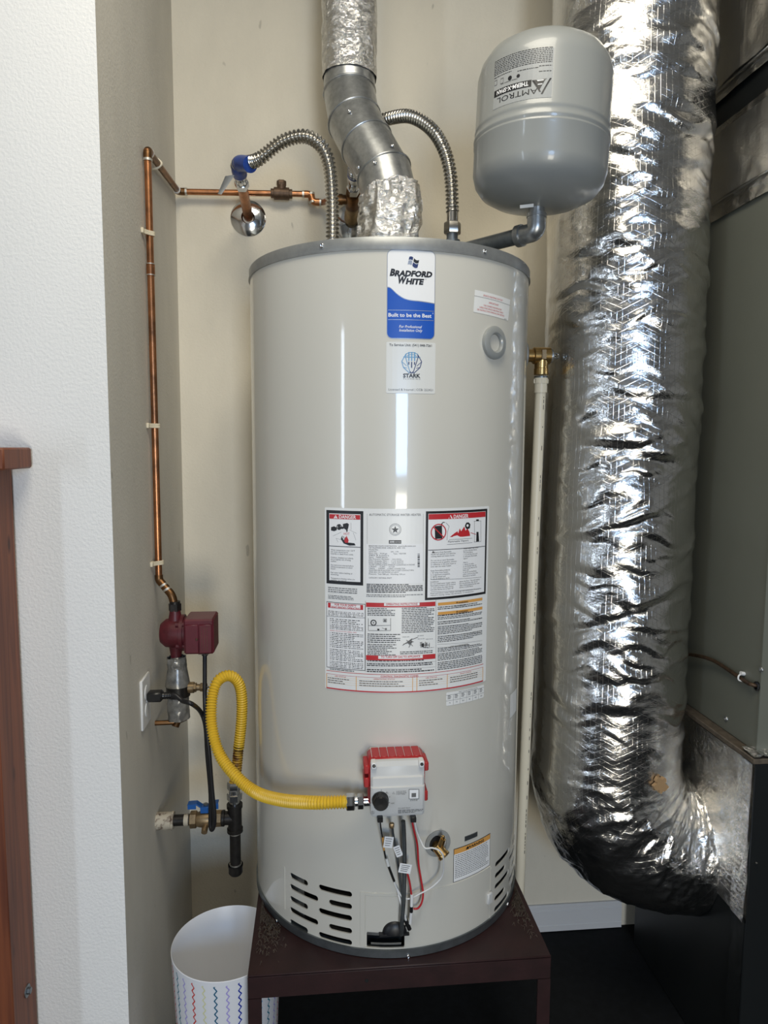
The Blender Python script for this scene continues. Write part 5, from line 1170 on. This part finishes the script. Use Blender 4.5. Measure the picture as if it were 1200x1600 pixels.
# ------------------------------------------------------------------ expansion tank
EY = 1.45; EC = on_y(846, 210, EY); ER = .1355
tilt = V3(.036, 0, 1); tilt /= np.linalg.norm(tilt)
zt_e = on_y(858, 47, EY)[2]; 
eb = V3(EC[0], EY, EC[2]) + tilt * (2.1206 - EC[2]); EH = .275
et = thing('expansion_tank', on_y(838, 345, EY), 'small grey expansion tank held upside down on a pipe beside the flue', 'expansion tank')
_e = Cyl(eb, ER, tilt); za = _e.hit(845, 181)[1]; zc_ = _e.hit(845, 161)[1]
prof = [(0, -.034), (.02, -.0335), (.06, -.029), (.095, -.019), (.118, -.006), (.130, .010), (ER, .030), (ER, za - .008), (ER + .0014, za - .005), (ER + .0014, za - .003), (ER, za - .001), (ER, za + .001), (ER + .0018, za + .004), (ER + .0018, za + .008), (ER - .0005, za + .011), (ER - .0005, zc_ - .003), (ER + .0006, zc_), (ER - .0005, zc_ + .003), (ER - .0005, EH - .062), (ER - .006, EH - .040), (.116, EH - .019), (.095, EH - .005), (.06, EH + .008), (.02, EH + .013), (0, EH + .0135)]
b = MB(); b.lathe(prof, eb, tilt, 'tank2', 96); b.build('shell', et, 50)
EL = Cyl(eb, ER - .0005, tilt); ka = lambda X, Y: (700 + X / 4.211, 20 + Y / 4.211)
p = Print(EL, flip=True, base=.0004)
a = EL.hit(*ka(308, 420)); c_ = EL.hit(*ka(690, 400)); z1 = EL.hit(*ka(600, 235))[1]; z0 = EL.hit(*ka(600, 560))[1]
p.box(a[0], z0, c_[0], z1, 'clear2', 0)
def kt(X, Y): return EL.hit(*ka(X, Y))
p.text('AMTROL', kt(445, 550)[0], kt(445, 520)[1] - .0005, .0100, 'ink', 1, width=abs(kt(568, 520)[0] - kt(310, 560)[0]))
v1 = kt(430, 468)[1]; v0 = kt(430, 512)[1]; v0, v1 = min(v0, v1), max(v0, v1)
p.box(kt(308, 500)[0], v0, kt(548, 480)[0], v1, 'ink', 1); p.text('THERM-X-SPAN', kt(418, 490)[0], v1 - .0022, (v1 - v0) * .6, 'inkw', 2, width=abs(kt(510, 480)[0] - kt(312, 500)[0]), bold=.03)
for pts in ([(682, 430), (670, 430), (610, 535), (622, 535)], [(652, 432), (555, 445), (603, 505), (640, 440)], [(552, 447), (566, 447), (612, 520), (600, 520)]): p.ppoly([ka(*q_) for q_ in pts], 'ink', 2)
for pts in ([(634, 440), (586, 446), (590, 452), (628, 446)], [(590, 470), (622, 466), (620, 472), (592, 476)]): p.ppoly([ka(*q_) for q_ in pts], 'inkw', 3)
p.text('THERMAL EXPANSION TANK', kt(400, 455)[0], kt(400, 448)[1], .0022, 'ink', 1, width=.036)
for X, Y, r in ((316, 462, 0), (356, 448, 0), (408, 430, 1), (463, 416, 2)):
    c2 = kt(X, Y)
    if r == 0: p.box(c2[0] - .0035, c2[1] - .005, c2[0] + .0035, c2[1] + .005, 'inkg', 1); p.box(c2[0] - .0028, c2[1] - .0042, c2[0] + .0028, c2[1] + .003, 'clear2', 2)
    else: p.ring(c2, 0, .0042 if r == 1 else .0034, 'ink', 1, 16)
def trows(X0, X1, Y0, Y1, n):
    for i in range(n):
        v = kt((X0 + X1) / 2, Y0 + (Y1 - Y0) * (i + .5) / n)[1]; u = kt(X0, 350)[0]; e = kt(X1, 350)[0]
        while u < e: w = min(RND.uniform(.002, .007), e - u); p.box(u, v - .0007, u + w, v + .0007, 'ink', 1); u += w + .0011
trows(310, 684, 246, 350, 9); trows(600, 682, 380, 386, 1); trows(460, 600, 366, 372, 1); trows(312, 420, 402, 408, 1); trows(600, 684, 344, 350, 1)
p.build('tank_label', et, 'clear label printed in black, upside down')
b = MB(); o = eb - tilt * .034; b.tube([o + tilt * .006, o - tilt * .012], .0165, 'galv', 20); b.build('spud', et)
ek = on_y(838, 362, EY); ek[0] = o[0]; pend = V3(.33, 1.60, ek[2] - .002); du = pend - ek; du /= np.linalg.norm(du)
b = MB(); b.tube([o - tilt * .010, o - tilt * .018], .0205, 'galv', 24); b.tube(fillet([o - tilt * .017, ek, ek + du * .045], .034, 8), .0192, 'galv', 24); b.tube([ek + du * .034, ek + du * .046], .0225, 'galv', 24); b.build('elbow', et)
b = MB(); b.tube([ek + du * .04, pend], .0165, 'galvd', 22); b.tube(fillet([pend - du * .01, pend + du * .02, V3(pend[0] + du[0] * .02, pend[1] + du[1] * .02, ZT - .012)], .018), .0165, 'galvd', 20); b.build('pipe', et)
p = Print(Flat(on_y(822, 322, EY - .035), (1, 0, -.12), (0.05, .5, .85)), base=.0); b = MB(); b.box((-.014, -.0006, -.003), (.014, .0006, .003), 'clear', (on_y(823, 322, EY - .052), V3(.99, 0, .14), V3(0, 1, 0), V3(-.14, -.35, .93))); b.build('sticker', et)

# ------------------------------------------------------------------ insulated duct
DX, DY, DR = .778, 1.75, .193
FX = 1.03; BXF = 1.008
duct = thing('insulated_duct', (DX, DY, .37), 'large round foil-wrapped duct coming down and bending into the box on the right', 'duct')
rng = np.random.RandomState(11)
def duct_path(dv):
    zc, rb = .738, BXF - DX
    P = [V3(DX, DY, z) for z in np.arange(CEIL, zc, -.01)] + [V3(BXF - rb * cos(t), DY, zc - rb * sin(t)) for t in np.linspace(0, pi / 2, 40)]
    return resample(P, dv)
P, s = duct_path(.0045); nu = 360
T = np.gradient(P, axis=0); T /= np.linalg.norm(T, axis=1)[:, None]
n2 = np.repeat(V3(0, -1, 0)[None], len(P), 0); n1 = np.cross(n2, T)     # n1 points to +x on the straight run
ph = np.linspace(-pi * .75, pi * 1.25, nu + 1)                           # seam at the back
PH, SS = np.meshgrid(ph, s); Uq = PH * DR
bend0 = CEIL - .738
bf = np.clip((SS - bend0 + .06) / .12, 0, 1)
d = (vnoise(Uq * 5, SS * 4, 2) - .5) * .012 + (ridged(Uq * 6, SS * 15, 3, 5) - .55) * .0034 * (1 + 5.0 * bf) + (ridged(Uq * 24 + 3, SS * 34, 5, 3) - .55) * .0007 * (1 + 7 * bf)
front = pi / 2                                                            # the side that faces the room
for k_ in range(520):
    big = k_ < 150
    c_u = rng.normal(1.35, .65) if big else rng.uniform(-.3, 2.6); c_s = rng.uniform(.25, 2.40)
    Lu = rng.uniform(.16, .42) if big else rng.uniform(.08, .28); sl = rng.uniform(-.06, .06); wdt = rng.uniform(.007, .015) if big else rng.uniform(.004, .009); A = rng.uniform(.0022, .0062) if big else rng.uniform(.001, .0030)
    q_ = (SS - c_s - sl * (PH - c_u) - .010 * np.sin((PH - c_u) * 7 + k_) - .05 * wdt * np.cos((PH - c_u) * 23)) / wdt
    d += A * (-q_) * np.exp(-.5 * q_ ** 2 * (1 + .6 * np.sign(q_))) * np.exp(-np.abs((PH - c_u) / Lu) ** 1.5)
# a few long diagonal pulls
for (c_u, c_s, sl, Lu, A, w_) in ((2.1, 1.80, .35, .9, .007, .012), (2.0, 2.02, .40, .8, .006, .012), (1.2, 2.05, -.10, .6, .006, .010), (1.6, 1.62, -.2, .7, .006, .012), (.6, 1.2, -.25, .5, .007, .012), (.9, .95, .2, .5, .006, .012)):
    q_ = (SS - c_s - sl * (PH - c_u) * .18) / w_; d += A * (-q_) * np.exp(-.5 * q_ ** 2) * np.exp(-((PH - c_u) / Lu) ** 2)
# taped seam round the bend
q_ = (SS - (bend0 + .10) + .035 * np.cos(PH)) / .018; d += .005 * np.exp(-q_ ** 2)
g = P[:, None, :] + (DR + d)[..., None] * (np.cos(PH)[..., None] * n1[:, None, :] + np.sin(PH)[..., None] * n2[:, None, :])
b = MB(); i_s = int(np.searchsorted(s, bend0 + .02))
uvg = np.stack([Uq, SS], -1)
b.grid(g[:i_s + 1], 'foil', uvg[:i_s + 1]); b.build('foil_jacket', duct, 60)
b = MB(); b.grid(g[i_s:], 'foil', uvg[i_s:]); b.build('foil_elbow', duct, 60, label='crinkled foil elbow')
b = MB(); foil_sleeve(b, [V3(BXF - .035, DY, .738 - (BXF - DX)), V3(BXF - .002, DY, .738 - (BXF - DX))], DR + .010, .008, 'foilt', 90, .005, 31, 22, 40); b.build('tape_collar', duct, 60)
DCY = Cyl((DX, DY, 0), DR + .010); p = Print(DCY, base=0)
pts = [DCY.hit(1035 + 9.5 * cos(t_) * (1 + .35 * sin(5 * t_)), 1228 + 11 * sin(t_) * (1 + .3 * cos(7 * t_ + 1))) for t_ in np.linspace(0, 2 * pi, 28, endpoint=False)]
b = MB(); n_ = len(pts); b.add([DCY.pt(u, v, -.003) for u, v in pts] + [DCY.pt(u, v, -.012) for u, v in pts], [tuple(range(n_))] + [(i, (i + 1) % n_, n_ + (i + 1) % n_, n_ + i) for i in range(n_)], 'tan'); b.build('glue_patch', duct, label='tan patch of dried glue')

# ------------------------------------------------------------------ furnace on its base box
BY0, BY1, BZ = 1.45, 1.995, .885
bxt = thing('return_air_box', (1.3, (BY0 + BY1) / 2, 0), 'foil-taped black base box under the furnace at the right edge', 'base box')
b = MB(); b.box((BXF, BY0, .004), (1.75, BY1, BZ - .022), 'furnd', bev=.003); b.build('box_shell', bxt)
b = MB(); b.box((BXF - .005, BY0 - .003, BZ - .0215), (1.75, BY1, BZ - .008), 'strip', bev=.002); b.build('top_strip', bxt, label='raw wood top strip')
def foil_sheet(o, ex, ey, w, h, amp, m, seed, name, par, nx=60, ny=60, label=None, fx=10, cx_=None):
    o, ex, ey = [np.array(q_, float) for q_ in (o, ex, ey)]; nn = np.cross(ex, ey)
    X, Y = np.meshgrid(np.linspace(0, w, nx), np.linspace(0, h, ny)); D = (ridged(X * fx, Y * fx * .6, seed, 4) - .35) * amp
    if cx_ is not None: D = D * cx_(X, Y)
    D = np.maximum(D, -.0005)
    g = o + X[..., None] * ex + Y[..., None] * ey + (D + .0015)[..., None] * nn; b = MB(); b.grid(g, m, np.stack([X, Y], -1)); return b.build(name, par, 60, None, label)
foil_sheet((BXF, BY1, .47), (0, -1, 0), (0, 0, 1), BY1 - BY0 + .004, BZ - .022 - .47, .010, 'foilp', 4, 'side_foil', bxt, label='foil sheet on the side', fx=5)
foil_sheet((BXF - .0025, BY0 + .052, .47), (0, -1, 0), (0, 0, 1), .053, BZ - .022 - .47, .008, 'foilt', 14, 'corner_tape', bxt, nx=22, ny=90, label='crumpled foil tape at the corner', fx=14)
foil_sheet((BXF, BY0 + .05, .02), (0, -1, 0), (0, 0, 1), .052, .46, .006, 'furnd', 17, 'corner_tape', bxt, nx=12, ny=60, fx=14)
foil_sheet((BXF - .004, BY0 - .004, BZ - .007), (1, 0, 0), (0, 1, 0), .12, .05, .020, 'foilt', 19, 'top_tape', bxt, nx=40, ny=24, label='crumpled foil tape on top', fx=22)
for z in (.18, .12, .62): 
    b = MB(); b.lathe([(.004, 0), (.0025, .004), (0, .004)], V3(BXF + .018, BY0 - .002, z), (0, -1, 0), 'chrome', 8); b.build('screw', bxt)

fn = thing('furnace_cabinet', (1.3, 1.75, BZ - .008), 'tall grey-green metal furnace cabinet behind the foil duct, at the right edge', 'furnace')
FZ = 2.19
b = MB(); b.box((FX, 1.478, BZ - .0075), (1.62, 2.02, FZ), 'furn', bev=.002); b.build('cabinet', fn)
b = MB(); b.box((FX - .0015, 1.476, BZ - .004), (FX + .05, 1.4795, FZ - .005), 'furn', bev=.001); b.build('front_edge', fn)
fs_ = screw_mesh(.0065, M['galv'])
for px, py in ((1190, 1046), (1135, 1123)): put(fs_, 'screw', on_x(px, py, FX), (-1, 0, 0), fn)
W0 = on_x(1184, 1072, FX); b = MB(); b.lathe([(.011, 0), (.011, .004), (.007, .005), (.006, .001), (0, .001)], W0, (-1, 0, 0), 'black', 24); b.build('grommet', fn)
wr = thing('control_wire', W0, 'brown cable clipped to the furnace side and entering a black grommet', 'cable')
b = MB(); b.tube(spline([W0 + V3(.004, 0, 0), W0 + V3(-.012, .006, .002), on_x(1165, 1065, FX - .008), on_x(1140, 1048, FX - .007), on_x(1118, 1034, FX - .010), on_x(1100, 1027, FX - .014), on_x(1080, 1023, FX - .014), on_x(1050, 1018, FX - .012)], 8), .0048, 'bronze', 12); b.build('cable', wr)
b = MB(); q_ = on_x(1158, 1058, FX - .008); b.tube(spline([q_ + V3(.008, .004, .008), q_ + V3(-.006, 0, .004), q_ + V3(-.007, -.002, -.006), q_ + V3(.006, -.004, -.010)], 6), .002, 'white', 8); b.tube([q_ + V3(.008, 0, .008), q_ + V3(-.002, 0, .010)], .005, 'white', 12); b.build('cable_clip', wr, label='white cable clip')

pl = thing('supply_plenum', (1.3, 1.75, FZ), 'foil-insulated plenum with a bare dark metal band on top of the furnace', 'plenum')
b = MB(); b.box((FX + .004, 1.482, FZ + .001), (1.60, 2.0, CEIL - .002), 'furnd'); b.build('plenum_duct', pl)
def wrap(z0, z1, amp, m, seed, name, label, th=.012):
    foil_sheet((FX - th, 2.0, z0), (0, -1, 0), (0, 0, 1), 2.0 - 1.478 + th, z1 - z0, amp, m, seed, name, pl, 90, 50, label, fx=5)
    b = MB(); b.box((FX - th + .0005, 1.472, z0), (FX + .0035, 2.0, z1), m, bev=.003); return b
zb0 = on_x(1150, 232, FX)[2] - .0; zb1 = on_x(1150, 150, FX)[2]
wrap(FZ + .03, 2.385, .014, 'foils', 41, 'lower_insulation', 'lower foil insulation').build('insulation_edge', pl)
wrap(2.50, CEIL - .01, .020, 'foils', 43, 'upper_insulation', 'upper foil insulation').build('insulation_edge', pl)
foil_sheet((FX - .004, 2.0, 2.355), (0, -1, 0), (0, 0, 1), .53, .055, .006, 'foilp', 45, 'tape_band', pl, 70, 14, 'foil tape band below the bare metal', 12)
foil_sheet((FX - .004, 2.0, 2.475), (0, -1, 0), (0, 0, 1), .53, .05, .006, 'foilp', 47, 'tape_band', pl, 70, 14, 'foil tape band above the bare metal', 12)
foil_sheet((FX - .003, 2.0, FZ - .012), (0, -1, 0), (0, 0, 1), .53, .055, .010, 'foilp', 49, 'tape_band', pl, 80, 16, 'foil tape band over the furnace top edge', 12)

# ------------------------------------------------------------------ striped wastebasket
wcx, wcy, wr_, wz = -.214, 1.52, .1245, .452
bn = thing('wastebasket', (wcx, wcy, 0), 'white round wastebasket with colourful zigzag stripes on the floor beside the stand', 'wastebasket')
r0_, r1_ = .104, wr_
b = MB(); b.lathe([(0, .004), (r0_ - .003, .004), (r1_ - .0022, wz), (r1_ - .0011, wz + .0012), (r1_, wz), (r0_, 0), (0, 0)], (wcx, wcy, 0), (0, 0, 1), 'bin', 72); b.build('body', bn, 40)
b = MB(); cols = ['z_teal', 'z_lav', 'z_red', 'z_yel', 'z_dteal', 'z_lav', 'z_blue', 'z_pink', 'z_sky']
N = 30
for k_ in range(N):
    t0 = -pi / 2 - radians(52) + 2 * pi * k_ / N; vs = []; fs = []
    zs = np.arange(.02, wz - .008, .0022)
    for i, z in enumerate(zs):
        rr = r0_ + (r1_ - r0_) * z / wz + .0004; o_ = .0032 * (abs(((z / .016) % 1) - .5) * 4 - 1)
        for e_ in (-.0016, .0016): t_ = t0 + (o_ + e_) / rr; vs.append((wcx + rr * cos(t_), wcy + rr * sin(t_), z))
    for i in range(len(zs) - 1): fs.append((2 * i, 2 * i + 1, 2 * i + 3, 2 * i + 2))
    b.add(vs, fs, cols[k_ % 9])
b.build('zigzag_stripes', bn, 0, None, 'colourful zigzag stripes')

# ------------------------------------------------------------------ lint on the stand
def lint(name, cx0, cy0, ex, ey, n, seed, label):
    r_ = random.Random(seed); b = MB()
    for i in range(n):
        x = r_.gauss(cx0, ex); y = r_.gauss(cy0, ey)
        rr = math.hypot(x - TX, y - TY)
        if rr < TR + .010: k2_ = (TR + .010 + r_.random() * .02) / rr; x = TX + (x - TX) * k2_; y = TY + (y - TY) * k2_
        x = min(max(x, SX0 + .014), SX1 - .014); y = min(max(y, SY0 + .03), SY1 - .02)
        z = SZ + .0009; a_ = r_.random() * 6.28; L_ = r_.uniform(.0015, .0045); h_ = r_.uniform(0, .008)
        b.tube([(x - cos(a_) * L_, y - sin(a_) * L_, z), (x, y, z + h_), (x + cos(a_ + .6) * L_, y + sin(a_ + .6) * L_, z)], .0005, 'lint', 3, cap=False)
    o = b.build(name, None, 0, 'stuff', label); o['category'] = 'lint'; o['label'] = label
lint('lint', -.112, 1.53, .016, .06, 900, 3, 'brown lint and dust on the left side of the stand')
lint('lint', .468, 1.56, .012, .06, 900, 4, 'brown lint and dust on the right side of the stand')
